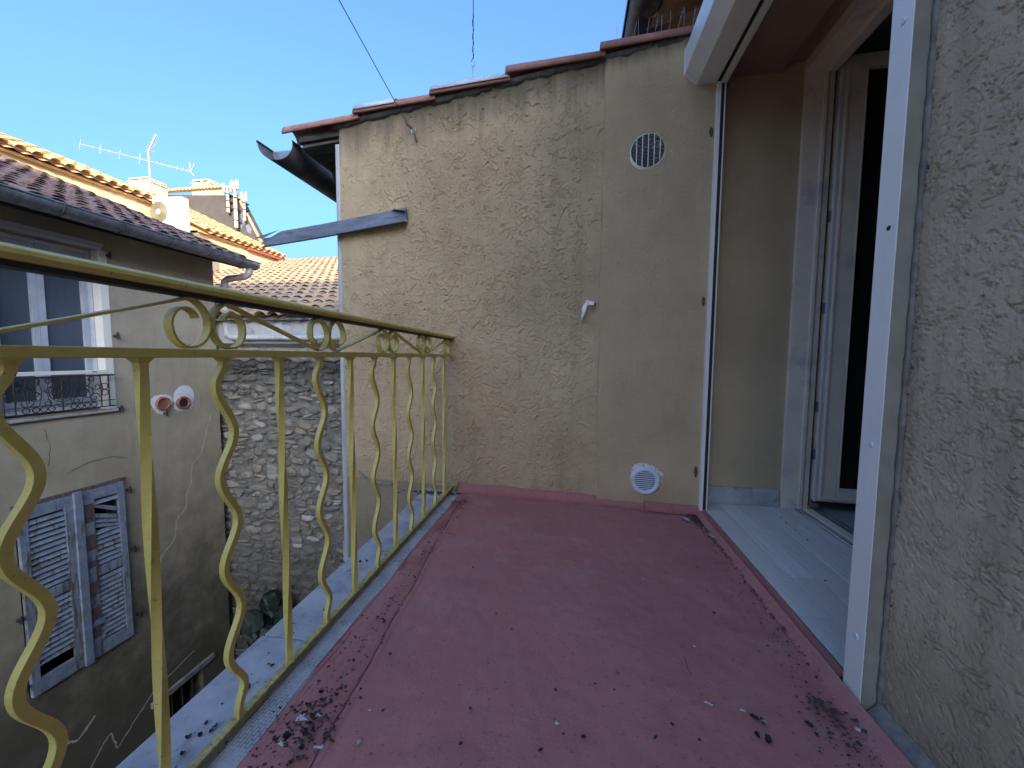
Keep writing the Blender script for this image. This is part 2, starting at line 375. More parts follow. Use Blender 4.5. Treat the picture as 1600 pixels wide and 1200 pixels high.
M['paint_blue'] = None
def shutter_mat():
    m, t, b = newmat('peeling_blue_paint_on_wood'); co = coords(t, False, (1, 7, 7)); c2 = coords(t, False, (3, 10, 1.5))
    wood = ramp(t, noise(t, c2, 5, 6, .7), [(.3, (.07, .055, .045)), (.7, (.20, .165, .14))])
    paint = ramp(t, noise(t, co, 2, 5, .6), [(.3, (.155, .185, .25)), (.7, (.28, .32, .395))])
    f = math_(t, 'ADD', noise(t, c2, 2.2, 8, .78), math_(t, 'MULTIPLY', t.nodes.new('ShaderNodeObjectInfo').outputs['Random'], .10))
    col = mix(t, maprange(t, f, .60, .66), paint, wood)
    t.links.new(col, b.inputs['Base Color']); b.inputs['Roughness'].default_value = .75
    bump(t, b, maprange(t, f, .60, .66), -.6, .003); return m
M['paint_blue'] = shutter_mat()
M['bare_wood'] = simple('bare_weathered_wood', (.17, .14, .12), (.07, .055, .05), 12, .9, .6, 60, .003, stretch=(1, 8, 1.2))
def stone_mat():
    m, t, b = newmat('limestone_rubble'); co = coords(t)
    oi = t.nodes.new('ShaderNodeObjectInfo'); r = oi.outputs['Random']
    col = ramp(t, r, [(0, (.20, .19, .17)), (.35, (.30, .272, .225)), (.6, (.38, .345, .29)), (.86, (.33, .27, .20)), (1, (.68, .67, .64))])
    col = mix(t, maprange(t, noise(t, co, 9, 7, .72), .40, .72, 0, .75), col, (.12, .108, .095))
    col = mix(t, maprange(t, noise(t, co, 34, 4, .7), .6, .72, 0, .5), col, (.48, .46, .42))
    sx = t.nodes.new('ShaderNodeSeparateXYZ'); t.links.new(t.nodes.new('ShaderNodeNewGeometry').outputs['Position'], sx.inputs[0])
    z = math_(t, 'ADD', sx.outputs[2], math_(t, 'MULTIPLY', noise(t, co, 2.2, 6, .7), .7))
    col = mix(t, maprange(t, z, .55, 1.05, 0, .82), col, (.045, .045, .042))      # darker towards the top, under the coping
    col = mix(t, maprange(t, z, -2.6, -.7, .72, 0), col, (.060, .052, .042))      # darker towards the foot of the wall
    t.links.new(col, b.inputs['Base Color']); b.inputs['Roughness'].default_value = .95
    bump(t, b, noise(t, co, 45, 7, .75), 1.0, .012); return m, col
M['stone'] = stone_mat()[0]
def joint_mat():
    m, t, b = newmat('lime_mortar_joint'); co = coords(t)
    col = ramp(t, noise(t, co, 8, 7, .7), [(.3, (.15, .14, .125)), (.7, (.33, .305, .27))])
    sx = t.nodes.new('ShaderNodeSeparateXYZ'); t.links.new(t.nodes.new('ShaderNodeNewGeometry').outputs['Position'], sx.inputs[0])
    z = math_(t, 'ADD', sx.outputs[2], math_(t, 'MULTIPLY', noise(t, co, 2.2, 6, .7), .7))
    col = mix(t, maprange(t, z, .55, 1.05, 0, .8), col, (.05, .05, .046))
    col = mix(t, maprange(t, z, -2.6, -.7, .78, 0), col, (.04, .036, .03))
    t.links.new(col, b.inputs['Base Color']); b.inputs['Roughness'].default_value = .95
    bump(t, b, noise(t, co, 30, 7, .8), 1.0, .03); return m
M['joint'] = joint_mat()

# ================================================================== SETTING
g = MB().box(-90, 60, -60, 90, -5.4, -5.0).build('ground', M['stone_far']); tag(g, 'dim paved ground of the alley below the balcony', 'ground', kind='structure')
YW = lambda x: 2.17 - .085*x                      # far (annex) wall plane
# ---- balcony slab + red coating
sl = MB().box(-.86, .72, -3.2, 2.6, -.30, -.055).build('balcony_slab', M['coping']); tag(sl, 'concrete slab that carries the red balcony floor', 'slab', kind='structure')
fl = thing('balcony_floor', 'red coated balcony floor between the yellow railing and the house', 'floor', (0, 1, 0), kind='structure')
n, mm = 230, 560
xs = np.linspace(-.655, .672, n); ys = np.linspace(-3.1, 2.24, mm)
X, Y = np.meshgrid(xs, ys, indexing='ij')
edge = -.655 + .02*fbm(Y*2.2, Y*0+3, 5, 2)
Xc = np.where(X < -.60, np.maximum(X, edge), X)
Z = .0035*fbm(X*5, Y*5, 21, 3) + .0012*perlin(X*26, Y*26, 25)
Z -= .012*sstep(-.60, -.655, X)                                  # rolls down onto the kerb strip
Z += .030*sstep(.635, .672, X)**2                                 # small cove at the house side
crease = -.50 - .075*(Y-.7) + .012*perlin(Y*3, Y*0, 31)
Z += .004*np.exp(-((X-crease-.004)/.006)**2) - .005*np.exp(-((X-crease+.006)/.004)**2)
Z += .006*sstep(crease, crease-.07, X) + .0016*perlin(X*70, Y*4, 41)*sstep(-.5, -.6, X)
grid_mesh('coating', np.stack([Xc, Y, Z], -1), M['membrane'], fl)
# creases / scratch in the coating
sc = MB()
sc.sweep([(.325, 1.10, .001), (.318, 1.02, .001), (.330, .95, .001), (.322, .905, .001)], (.0007, .0005, 0), (1, 0, 0))
sc.build('scratch', M['debris'], fl)
cr = []
for i in range(60):
    y_ = .62+1.42*i/59; n1 = float(perlin(np.array([y_*3.0]), np.array([0.0]), 31)[0])
    cr.append((-.50-.075*(y_-.7)+.012*n1-.005+.0015*math.sin(i*2.3), y_, .0022+.0035*float(fbm(np.array([-.53*5]), np.array([y_*5]), 21, 3)[0])))
for a_, b_ in ((0, 22), (24, 41), (44, 60)):
    MB().tube(cr[a_:b_], .0011, 5).build('open_seam', M['debris'], fl)
# upstand along the far wall: two lengths
def upstand(x0, x1, top, mat, off):
    mb = MB(); n = 40; prof = [(0.050, .000), (.034, .004), (.020, .014), (.010, .030), (.004, top), (-.03, top)]
    v = []; f = []
    for i in range(n+1):
        x = x0+(x1-x0)*i/n
        for (d, z) in prof:
            zz = z + .0025*math.sin(x*17+z*40)*(z > .01) + off*.4
            v.append((x, YW(x)-d-off-.002, zz))
    k = len(prof)
    for i in range(n):
        for j in range(k-1): f.append((i*k+j, i*k+j+1, (i+1)*k+j+1, (i+1)*k+j))
    f.append(tuple(range(k))); f.append(tuple(range(n*k+k-1, n*k-1, -1)))
    mb.add(v, f); return mb.build('upstand', mat, fl, smooth=True)
upstand(-.675, .43, .047, M['membrane_edge'], .0)
o = upstand(.40, .672, .040, M['membrane_edge'], .007); o['label'] = 'wrinkled overlapping end of the red upstand'
for q in range(5):   # wrinkles at the right end
    zz = .016+q*.0052
    MB().tube([(.42+.05*k+.002*q, YW(.42+.05*k)-.022+.0035*q, zz+.0012*math.sin(k*2.1+q)) for k in range(6)], .0011, 5).build('wrinkle', M['membrane_edge'], fl)
# long wrinkles of the sheet edge on the kerb side
for q in range(6):
    x0 = -.645+q*.012
    MB().tube([(x0+.006*math.sin(.9*k+q)-.002*k*.1, .35+.1*k, .001+.0008*math.sin(k+q)-.004*(q < 2)) for k in range(18)], .0011, 5).build('wrinkle', M['membrane_edge'], fl)
# house-side strip between floor and plank edge
MB().prism([(.640, .000), (.675, .012), (.697, .030), (.697, -.05), (.64, -.05)], 1, 1.03, 2.09).build('side_upstand', M['membrane_edge'], fl)
# kerb
kb = thing('balcony_kerb', 'grey ribbed kerb strip and white coping under the yellow railing', 'kerb', (-.75, 1, -.05), kind='structure')
nx, ny = 60, 500
X, Y = np.meshgrid(np.linspace(-.735, -.612, nx), np.linspace(-3.1, 2.27, ny), indexing='ij')
Z = -.014 + .0015*fbm(X*12, Y*12, 77, 3)
grid_mesh('ribbed_strip', np.stack([X, Y, Z], -1), M['kerb'], kb)
y = -3.1
while y < 2.3:
    L = .58; 
    if y+L > 2.26: L = 2.262-y
    MB().box(-.892+.004*math.sin(y*9), -.738, y, y+L-.003, -.052, -.012+.001*math.sin(y*7)).build('coping_slab', M['coping'], kb, bevel=.004)
    y += L
    if L < .58: break
# ================================================================== RAILING
rl = thing('balcony_railing', 'yellow wrought iron railing with wavy and twisted bars along the balcony edge', 'railing', (-.72, 1, 0))
RX = -.72; Y0, Y1 = -.70, 2.235
# handrail, moulded top bar over a dark flat bar
hp = [(-.019, .926), (-.022, .934), (-.020, .941), (-.012, .9465), (0, .949), (.012, .9465), (.020, .941), (.022, .934), (.019, .926)]
sag = lambda y: .011-.0090*(y-.39)          # the handrail is not quite level
def rail_prism(poly):
    m = MB(); m.prism(poly, 1, Y0, Y1); m.v = [(x, y, z+sag(y)) for x, y, z in m.v]; return m
rail_prism([(RX+a, b) for a, b in hp]).build('handrail', M['yellow'], rl, bevel=.001)
rail_prism([(RX-.013, .9175), (RX+.013, .9175), (RX+.013, .9255), (RX-.013, .9255)]).build('handrail_core', M['iron'], rl)
MB().box(RX-.010, RX+.010, Y0, Y1, .812, .829).build('mid_rail', M['yellow'], rl, bevel=.0015)
MB().box(RX-.010, RX+.010, Y0, Y1, -.004, .014).build('bottom_rail', M['yellow'], rl, bevel=.0015)
zt, zb = .812, .013
def wavy(y):
    N = 90; pts = []; secs = []
    for i in range(N+1):
        s = i/N; z = zt+(zb-zt)*s
        env = min(1, s/.06, (1-s)/.10)
        env = env*env*(3-2*env)
        yy = y - .019*env*math.sin(2*math.pi*(s-.015)*4.1)
        pts.append((RX, yy, z)); e = 1+.8*max(0, 1-s/.012)+.5*max(0, 1-(1-s)/.008); secs.append((.0068*e, .0068*e, 0))
    return MB().sweep(pts, secs, (1, 0, 0)).build('wavy_bar', M['yellow'], rl, bevel=.0008)
def twist(y):
    N = 90; pts = []; secs = []
    for i in range(N+1):
        s = i/N; z = zt+(zb-zt)*s; tw = math.radians(215)*min(1, max(0, (s-.04)/.92))
        e = 1+.8*max(0, 1-s/.012)+.5*max(0, 1-(1-s)/.008)
        pts.append((RX, y, z)); secs.append((.0072*e, .0072*e, tw))
    return MB().sweep(pts, secs, (1, 0, 0)).build('twisted_bar', M['yellow'], rl)
yb = .385; k = 0
yy = .387-.155*6
idx = -6
while yy < 2.2:
    (wavy if idx % 2 == 0 else twist)(yy); yy += .1555; idx += 1
for y in (-.54, 1.31, ): MB().box(RX-.008, RX+.008, y-.008, y+.008, -.03, -.004).build('foot', M['yellow'], rl, bevel=.001)
# scroll band between mid rail and handrail
zl, zh = .8295, .918; cz = (zl+zh)/2; rad = (zh-zl)/2-.0028
def scroll(ya, yb_, flip):
    """S shape: curls beside contact point ya, crosses and curls beside yb_"""
    def curl(cy):      # in local coords: starts at inner end, travels right, bottom, left, ends at top
        pts = []
        for i in range(40):
            s = i/39; a = math.radians(150 - s*(150+270))         # 150 -> -270 (== top)
            r = rad*(.42+.58*min(1, s*1.9)) if s < .53 else rad
            pts.append((cy+r*math.cos(a)*1.0, r*math.sin(a)))
        return pts
    ca = ya+rad+.003; cb = yb_-rad-.003
    A = curl(ca)                                   # ends at the top of circle a
    B = [(2*((ca+cb)/2)-y, -z) for (y, z) in A][::-1]  # point mirrored: begins at bottom of circle b
    pts = A + B
    if flip: pts = [(y, -z) for y, z in pts]
    P = [(RX, y, cz+z+sag(y)*max(0, (z/rad+1)/2)) for y, z in pts]
    return MB().sweep(P, (.0085, .0025, 0), (1, 0, 0)).build('scroll', M['yellow'], rl, bevel=.0006)
yk = .674-.379*4; flip = False
for q in range(8):
    scroll(yk+.379*q, yk+.379*(q+1), q % 2 == 1)
# ================================================================== ANNEX (far wall)
an = thing('plaster_outbuilding', 'ochre rough plastered outbuilding wall closing the end of the balcony', 'building', (0, 2.2, -5))
def wall_patch(name, x0, x1, z0, ztop, off, mat, step=.0045, amp=.0035, seed=0, keep=None, smoothpatch=None):
    nx = int((x1-x0)/step); X = np.linspace(x0, x1, nx); zt0 = ztop(X)
    nz = int((zt0.max()-z0)/step); T = np.linspace(0, 1, nz)
    XX = np.repeat(X[:, None], nz, 1); ZZ = z0+(zt0[:, None]-z0)*T[None]
    D = trowel(XX, ZZ, seed, amp, 1.0, keep(XX, ZZ) if keep else None)
    return grid_mesh(name, np.stack([XX, YW(XX)-off-D, ZZ], -1), mat, an)
top = lambda X: 2.352+.08*X
# rough area: fewer ridges near the left edge, top band and beside the smooth slab
kp = lambda X, Z: .22 - .30*np.exp(-((X+1.40)/.16)**2) - .30*np.exp(-((Z-2.25)/.16)**2) - .35*np.exp(-((X-.10)/.07)**2) - .12*np.exp(-((Z-1.95)/.25)**2)*(X < -.6)
wall_patch('rough_wall', -1.455, .142, .02, top, 0, M['stucco'], .0040, .0043, 3, kp)
X = np.linspace(.142, .70, 140); Zt = top(X); T = np.linspace(0, 1, 420)
XX = np.repeat(X[:, None], 420, 1); ZZ = .02+(Zt[:, None]-.02)*T[None]
ed = sstep(.142, .152, XX + .003*perlin(ZZ*6, ZZ*0, 9))
D = .012*ed + .0016*perlin(XX*75, ZZ*75, 5) + .0012*perlin(XX*110, ZZ*110, 6) + .003*fbm(XX*3, ZZ*3, 8, 2)
grid_mesh('smooth_wall', np.stack([XX, YW(XX)-D, ZZ], -1), M['stucco_smooth'], an)
MB().prism([(-1.455, YW(-1.455)+.012), (.702, YW(.702)+.012), (.702, 6.6), (-1.455, 6.6)], 2, -5, 2.2).build('core_wall', M['dirty_low'], an)
# lower part of the wall seen under the railing
XX, ZZ = np.meshgrid(np.linspace(-1.455, -.55, 160), np.linspace(-1.9, .02, 280), indexing='ij')
bulge = sstep(.03, .0, ZZ-.02+.05*np.abs(perlin(XX*4, XX*0, 3)))
D = .004*fbm(XX*6, ZZ*6, 61, 4) + .006*sstep(-.15, -.45, ZZ) + trowel(XX, ZZ, 66, .0018)
grid_mesh('low_wall', np.stack([XX, YW(XX)+.004-D, ZZ], -1), M['dirty_low'], an)
pw = MB()
for (pts) in ([(-1.375, .055), (-1.36, .065), (-1.30, .025), (-1.315, .018)], [(-1.24, .006), (-1.15, .012), (-1.12, .0), (-1.13, -.014), (-1.235, -.010)]):
    n = len(pts); v = [(x, YW(x)-.008, z) for x, z in pts]+[(x, YW(x)+.01, z) for x, z in pts]
    mk('filler_patch', v, [tuple(range(n))]+[(i, (i+1) % n, n+(i+1) % n, n+i) for i in range(n)], M['mortar_grey'], an)
# verge: mortar bed + six half-round tiles stepping up to the right
bed = MB(); N = 90; v = []; f = []
for i in range(N+1):
    x = -1.50+2.2*i/N; z = 2.352+.08*x; j = .006*math.sin(x*31)+.005*math.sin(x*77+1)
    v += [(x, YW(x)-.012-j*.5, z-.016-j*.8), (x, YW(x)-.022, z+.006), (x, YW(x)+.05, z+.02), (x, YW(x)+.03, z-.03)]
for i in range(N):
    for k in range(4): f.append((i*4+k, i*4+(k+1) % 4, i*4+4+(k+1) % 4, i*4+4+k))
bed.add(v, f).build('mortar_bed', M['mortar_and_shade'], an, smooth=True)
def verge(x0, x1, lift, mat=None, wrap=None):
    """barrel tile lying along the verge, widening to the left (lower) end, open end to the left"""
    L = x1-x0; n = 9; v = []; f = []
    for i, s in enumerate((0, .05, .5, 1)):
        x = x0+L*s; r = .078-.012*s; z = 2.352+.08*x+lift*(1-s)+.004
        for rr in (r, r-.011):
            for k in range(n):
                a = math.pi*(k/(n-1))
                v.append((x, YW(x)+.030-rr*math.cos(a), z-.014+rr*.92*math.sin(a)))
    m = 2*n
    for i in range(3):
        for k in range(n-1):
            a = i*m+k; f.append((a, a+1, a+m+1, a+m)); a += n; f.append((a, a+m, a+m+1, a+1))
        f.append((i*m, i*m+m, i*m+m+n, i*m+n)); f.append((i*m+n-1, i*m+2*n-1, i*m+m+2*n-1, i*m+m+n-1))
    for k in range(n-1): f.append((k, k+n, k+n+1, k+1)); a = 3*m+k; f.append((a, a+1, a+n+1, a+n))
    o = mk('verge_tile', v, f, M['tile_red'], an, smooth=True)
    if wrap:
        v2 = []; f2 = []
        for i, s in enumerate((0, .5, 1)):
            x = x0+L*(wrap[0]+(wrap[1]-wrap[0])*s); sv = wrap[0]+(wrap[1]-wrap[0])*s; r = .078-.012*sv+.004; z = 2.352+.08*x+lift*(1-sv)+.008
            for k in range(n):
                a = math.radians(13)+ (math.pi-math.radians(13))*(k/(n-1))
                v2.append((x, YW(x)+.030-r*math.cos(a), z-.018+r*.94*math.sin(a)))
        for i in range(2):
            for k in range(n-1): f2.append((i*n+k, i*n+k+1, i*n+n+k+1, i*n+n+k))
        c = mk('foil_patch', v2, f2, M['tile_foil'], o, smooth=True); mo = c.modifiers.new('s', 'SOLIDIFY'); mo.thickness = .003; c['label'] = 'grey foil patch wrapped over the red verge tile'
    return o
verge(-1.84, -1.30, .018); verge(-1.33, -.80, .030, wrap=(.02, .52)); verge(-.83, -.36, .026, wrap=(.02, .98)); verge(-.385, .14, .036); verge(.115, .66, .030); verge(.62, 1.12, .03)
# roof sheet behind the verge
MB().prism([(-1.74, 2.205), (1.25, 2.444), (1.25, 2.40), (-1.74, 2.165)], 1, YW(0)+.14, 6.6).build('roof_deck', M['wood_dark'], an)
# eave on the left: dark boards and rafter ends
y = 2.33
for i in range(20):
    MB().prism([(-1.735, 2.140-.003*(i % 3)), (-1.45, 2.165), (-1.45, 2.185), (-1.735, 2.158)], 1, y, y+.105).build('eave_board', M['wood_dark'], an); y += .112
for i in range(6):
    yy = 2.62+i*.62
    MB().prism([(-1.70, 2.050), (-1.456, 2.07), (-1.456, 2.163), (-1.72, 2.138)], 1, yy, yy+.075).build('rafter_end', M['wood_dark'], an, bevel=.006)
MB().prism([(-1.752, 2.140), (-1.738, 2.140), (-1.738, 2.195), (-1.752, 2.195)], 1, 2.36, 6.4).build('fascia', M['wood_dark'], an)
# half-round gutter, torn open at the near end
def half_gutter(name, xc, zc, r, y0, y1, mat, parent, th=.004, torn=0, bead=None, arc=(180, 360), nseg=16, dz=0.0):
    v = []; f = []; n = nseg+1; ysec = [y0 + (y1-y0)*i/12 for i in range(13)]
    for i, yy in enumerate(ysec):
        for rr in (r, r-th):
            for k in range(n):
                a = math.radians(arc[0]+(arc[1]-arc[0])*k/nseg)
                ya = yy + (torn*(.5+.5*math.cos(a*1.0))*(i == 0)) 
                v.append((xc+rr*math.cos(a), ya, zc+rr*math.sin(a)+dz*(yy-y0)))
    m = 2*n
    for i in range(12):
        for k in range(n-1):
            a = i*m+k; f.append((a, a+m, a+m+1, a+1)); a += n; f.append((a, a+1, a+m+1, a+m))
        f.append((i*m, i*m+n, i*m+m+n, i*m+m)); f.append((i*m+n-1, i*m+m+n-1, i*m+m+2*n-1, i*m+2*n-1))
    for b in (0, 12*m):
        for k in range(n-1): f.append((b+k, b+k+1, b+n+k+1, b+n+k))
    g_ = mk(name, v, f, mat, parent, smooth=True)
    if bead:
        MB().tube([(xc+bead*r, y0, zc+.004), (xc+bead*r, y1, zc+.004+dz*(y1-y0))], .009, 8).build('bead', mat, g_)
    return g_
gt = half_gutter('gutter', -1.925, 2.185, .108, 2.30, 6.4, M['zinc_dark'], an, torn=.05, bead=-1, arc=(178, 372))
gt['label'] = 'dark half-round gutter under the eave, torn open at its near end'
v = [(-1.925+.100*math.cos(a), 2.42, 2.185+.100*math.sin(a)) for a in [math.pi+math.pi*i/14 for i in range(15)]]
c = mk('end_plate', v+[(x, y_+.004, z) for x, y_, z in v], [tuple(range(15)), tuple(range(29, 14, -1))]+[(i, i+1, i+16, i+15) for i in range(14)], M['steel'], gt)
c['label'] = 'pale curved end plate of the torn gutter'
# downpipe at the wall corner
PX, PY = -1.474, 2.318
dp = thing('downpipe', 'white plastic downpipe running down the left corner of the ochre wall', 'downpipe', (-1.478, 2.25, -5))
MB().tube([(PX, PY, 2.13), (PX-.001, PY, 1.0), (PX-.004, PY, -.51)], .0205, 16, False).build('pipe', M['pipe'], dp, smooth=True)
MB().tube([(PX-.004, PY, -.44), (PX-.004, PY, -.56)], .028, 16).build('collar', M['pipe'], dp, bevel=.003)
MB().tube([(PX-.004, PY, -.56), (PX-.004, PY, -.68)], .0235, 16).build('collar', M['pipe'], dp)
MB().tube([(PX-.004, PY, -.684), (PX-.006, PY, -5)], .0205, 16, False).build('pipe', M['pipe'], dp, smooth=True)
# drooping zinc profile nailed on the wall
zp = thing('metal_flashing', 'bent grey metal angle flashing sticking out past the left corner of the ochre wall', 'flashing', (-1.4, 2.26, 1.6))
def ang(x): return 1.612 - .082*(-.99-x)
v = []; xs_ = [-2.035, -1.98, -1.90, -1.6, -1.3, -.99]
for i, x in enumerate(xs_):
    y = YW(x)-.012-.006*math.sin(x*5); z = ang(x); h = .088 if x > -1.95 else .060
    d = .050 if i > 0 else .03
    v += [(x+.0, y, z+h), (x+.012*(i == 0), y-.003, z+.004), (x, y-d, z-.006), (x, y-d-.002, z-.010), (x, y-.001, z-.0005), (x, y+.003, z+h)]
f = []
for i in range(len(xs_)-1):
    for k in range(6): f.append((i*6+k, i*6+(k+1) % 6, i*6+6+(k+1) % 6, i*6+6+k))
f += [(0,1,2,3,4,5), tuple(range(len(v)-1, len(v)-7, -1))]
mk('angle_profile', v, f, M['zinc'], zp)
z9 = ang(-.99)
mk('folded_end', [(-1.10, YW(-1.1)-.010, ang(-1.1)+.088), (-1.0, YW(-1)-.010, z9+.088), (-.985, YW(-.985)-.055, z9+.055), (-1.055, YW(-1.05)-.055, ang(-1.05)+.075), (-.988, YW(-.99)-.052, z9-.004)], [(0, 1, 2, 3), (1, 2, 4)], M['zinc'], zp)
mk('torn_flap', [(-1.93, YW(-1.93)-.02, ang(-1.93)+.088), (-1.90, YW(-1.9)-.02, ang(-1.9)+.095), (-2.09, YW(-2)-.035, ang(-2.09)+.062), (-2.03, YW(-2)-.03, ang(-2.0)+.050)], [(0, 1, 2, 3)], M['zinc'], zp)
# vents
vt = thing('vent_grille', 'upper round vent with fine mesh bars sunk in the smooth ochre wall', 'vent', (.363, 2.139, 1.872))
cx, cz_ = .363, 1.872; yv = YW(cx)-.010
mk('shaft', [(cx+.083*math.cos(a), yv-.004, cz_+.083*math.sin(a)) for a in np.linspace(0, 2*math.pi, 40)[:-1]], [tuple(range(39))], M['black'], vt)
rg = []; R2 = .0835
for k in range(41):
    a = 2*math.pi*k/40; rr = R2+.002+.003*max(0, math.sin(a*3+2))+(.005 if (-1.2 < math.sin(a) < -.3) else 0)
    rg.append((a, rr))
v = []; f = []
for a, rr in rg: v += [(cx+(R2-.002)*math.cos(a), yv-.009, cz_+(R2-.002)*math.sin(a)), (cx+rr*math.cos(a), yv-.002, cz_+rr*math.sin(a))]
for k in range(40): f.append((2*k, 2*k+1, 2*k+3, 2*k+2))
mk('filler_ring', v, f, M['white_lacquer'], vt, smooth=True)
for i in range(24):
    z = -.080+i*.0069; hx = math.sqrt(max(0, .082**2-z*z))
    if hx > .01: MB().box(cx-hx, cx+hx, yv-.0068, yv-.005, cz_+z-.0008, cz_+z+.0008).build('fine_bar', M['mortar_grey'], vt)
for i in range(5):
    x = -.054+i*.0285; hz = math.sqrt(.083**2-x*x); MB().box(cx+x-.0018, cx+x+.0018, yv-.0105, yv-.007, cz_-hz, cz_+hz).build('upright_bar', M['white_lacquer'], vt)
v2 = thing('vent_grille', 'lower round white louvred vent just above the red floor', 'vent', (.404, 2.136, .16))
cx, cz_ = .404, .160; yv = YW(cx)-.010
n = 36; v = [(cx, yv-.004, cz_)]
for k in range(n):
    a = 2*math.pi*k/n; r = .084+.006*math.sin(3*a+1)+.004*random.random(); v.append((cx+.004+r*math.cos(a), yv-.001, cz_+.006+r*math.sin(a)))
mk('filler_patch', v, [(0, 1+k, 1+(k+1) % n) for k in range(n)], M['white_patch'], v2)
prof = [(.052, -.006), (.053, -.013), (.060, -.017), (.070, -.016), (.076, -.010), (.077, -.001)]
v = []; f = []
for k in range(40):
    a = 2*math.pi*k/40
    for r, d in prof: v.append((cx+r*math.cos(a), yv+d, cz_-.006+r*math.sin(a)))
q = len(prof)
for k in range(40):
    for j in range(q-1): f.append((k*q+j, k*q+j+1, ((k+1) % 40)*q+j+1, ((k+1) % 40)*q+j))
mk('rim', v, f, M['white_frame'], v2, smooth=True)
mk('backing', [(cx+.055*math.cos(a), yv-.0045, cz_-.006+.055*math.sin(a)) for a in np.linspace(0, 2*math.pi, 33)[:-1]], [tuple(range(32))], M['black'], v2)
for i in range(9):
    z = -.044+i*.011; hx = math.sqrt(.0545**2-z*z); MB().prism([(yv-.007, cz_-.006+z+.0010), (yv-.013, cz_-.006+z-.0022), (yv-.013, cz_-.006+z-.0002), (yv-.007, cz_-.006+z+.0028)], 0, cx-hx, cx+hx).build('louvre', M['white_frame'], v2)
for s in (-1, 1): MB().tube([(cx+s*.068, yv-.017, cz_-.006), (cx+s*.068, yv-.019, cz_-.006)], .004, 10).build('screw', M['steel'], v2)
for e, cx_ in ((vt, .363), (v2, .404)):
    p = Vector((cx_, YW(cx_)-.010, 0)); T = Matrix.Translation(p) @ Matrix.Rotation(-math.atan(.085), 4, 'Z') @ Matrix.Translation(-p)
    for c_ in e.children: c_.matrix_basis = T
# shutter stop hanging on the wall
hk = thing('shutter_stop', 'small galvanised shutter stop hanging open on the ochre wall', 'hook', (.075, 2.15, 1.1))
xh, yh, zh_ = .070, YW(.07), 1.105
MB().tube([(xh+.050, yh+.01, zh_), (xh+.048, yh-.035, zh_)], .005, 8).build('pin', M['iron'], hk)
MB().box(xh+.004, xh+.044, yh-.045, yh-.037, zh_-.010, zh_+.012).build('plate', M['steel'], hk, bevel=.002)
MB().tube([(xh+.006, yh-.05, zh_+.010), (xh+.006, yh-.035, zh_+.010)], .0085, 12).build('knuckle', M['steel'], hk)
mb = MB(); pts = [(xh+.004, zh_+.004), (xh-.008, zh_-.020), (xh-.012, zh_-.045), (xh-.018, zh_-.070), (xh-.021, zh_-.090)]
mb.sweep([(x, yh-.046, z) for x, z in pts], [(.003, .008, 0), (.005, .012, 0), (.006, .0105, 0), (.005, .007, 0), (.003, .004, 0)], (0, 1, 0)); mb.build('arm', M['steel'], hk, bevel=.0015)
# wire hook
wh = thing('eye_hook', 'rusty eye hook holding the slanting wire high on the ochre wall', 'hook', (-.94, 2.25, 2.1))
xh, yh, zh_ = -.925, YW(-.925), 2.085
MB().tube([(xh, yh+.01, zh_-.005), (xh, yh-.02, zh_-.012), (xh-.003, yh-.028, zh_+.020)], .004, 8).build('shank', M['rust'], wh)
MB().tube([(xh-.012+.013*math.cos(a), yh-.030, zh_+.040+.018*math.sin(a)) for a in np.linspace(0, 6.1, 16)], .0028, 6).build('eye', M['steel'], wh)
MB().tube([(xh-.022, yh-.030, zh_+.052), (xh-.046, yh-.032, zh_+.076)], .008, 8).build('clamp', M['rust'], wh)
w1 = MB().tube([(xh-.046, yh-.032, zh_+.076), (-1.7+.0, -4.5, 0), (-2.5, -18, 8.2)][::2], .0022, 5).build('overhead_wire', M['cable']); tag(w1, 'thin dark wire rising to the left from the rusty eye hook', 'wire')
ch = MB(); xr, yr = -.574, YW(-.574)
w2 = thing('overhead_wire', 'thin upright wire with a ring fixed to the patched verge tile', 'wire', (xr, yr, 2.4))
MB().tube([(xr, yr-.02, 2.372), (xr, yr-.02, 2.42)], .003, 6).build('stud', M['steel'], w2)
MB().tube([(xr+.009*math.cos(a), yr-.02, 2.447+.024*math.sin(a)) for a in np.linspace(0, 6.28, 16)], .0026, 6).build('ring', M['steel'], w2)
MB().tube([(xr, yr-.02, 2.47), (4.67+.10, -18, 9.0)], .0022, 5).build('strand', M['cable'], w2)
MB().tube([(xr+.0035*math.sin(k*2)+.0053*k*.9, yr-.02-.0205*k*.9, 2.47+.0066*k*.9+.003*math.cos(k*2)) for k in range(12)], .0022, 5).build('twisted_end', M['cable'], w2)
# ================================================================== HOUSE (right)
hs = thing('house', 'ochre rough rendered house on the right with the open french door', 'house', (.9, 0, -5))
XF = .712
# near facade: dense relief, visible part
def facade_patch(y0, y1, z0, z1, step, seed):
    ny = int((y1-y0)/step); nz = int((z1-z0)/step)
    YY, ZZ = np.meshgrid(np.linspace(y0, y1, ny), np.linspace(z0, z1, nz), indexing='ij')
    D = gouged(YY, ZZ, seed, .0027, .10+.14*perlin(YY*2, ZZ*2, 4))
    D -= .003*sstep(.915, .945, YY)
    return grid_mesh('facade_render', np.stack([XF-D, YY, ZZ], -1), M['stucco_near'], hs)
facade_patch(.30, .951, -.02, 2.2, .0024, 201)
MB().box(XF+.010, XF+.25, -14, .951, -5, 3.25).build('wall', M['stucco_near'], hs)
MB().box(XF, XF+.010, -14, .30, -.3, 3.25).build('facade_render_flat', M['stucco_near'], hs)
MB().box(XF+.002, 1.30, .9515, 2.11, 2.345, 3.25).build('lintel_wall', M['stucco_near'], hs)
MB().box(1.20, 1.42, .9515, 1.20, -5, 2.344).build('jamb_wall', M['reveal'], hs)
MB().box(XF+.25, 1.18, .60, .93, -5, 3.2).build('inner_pier', M['reveal'], hs)
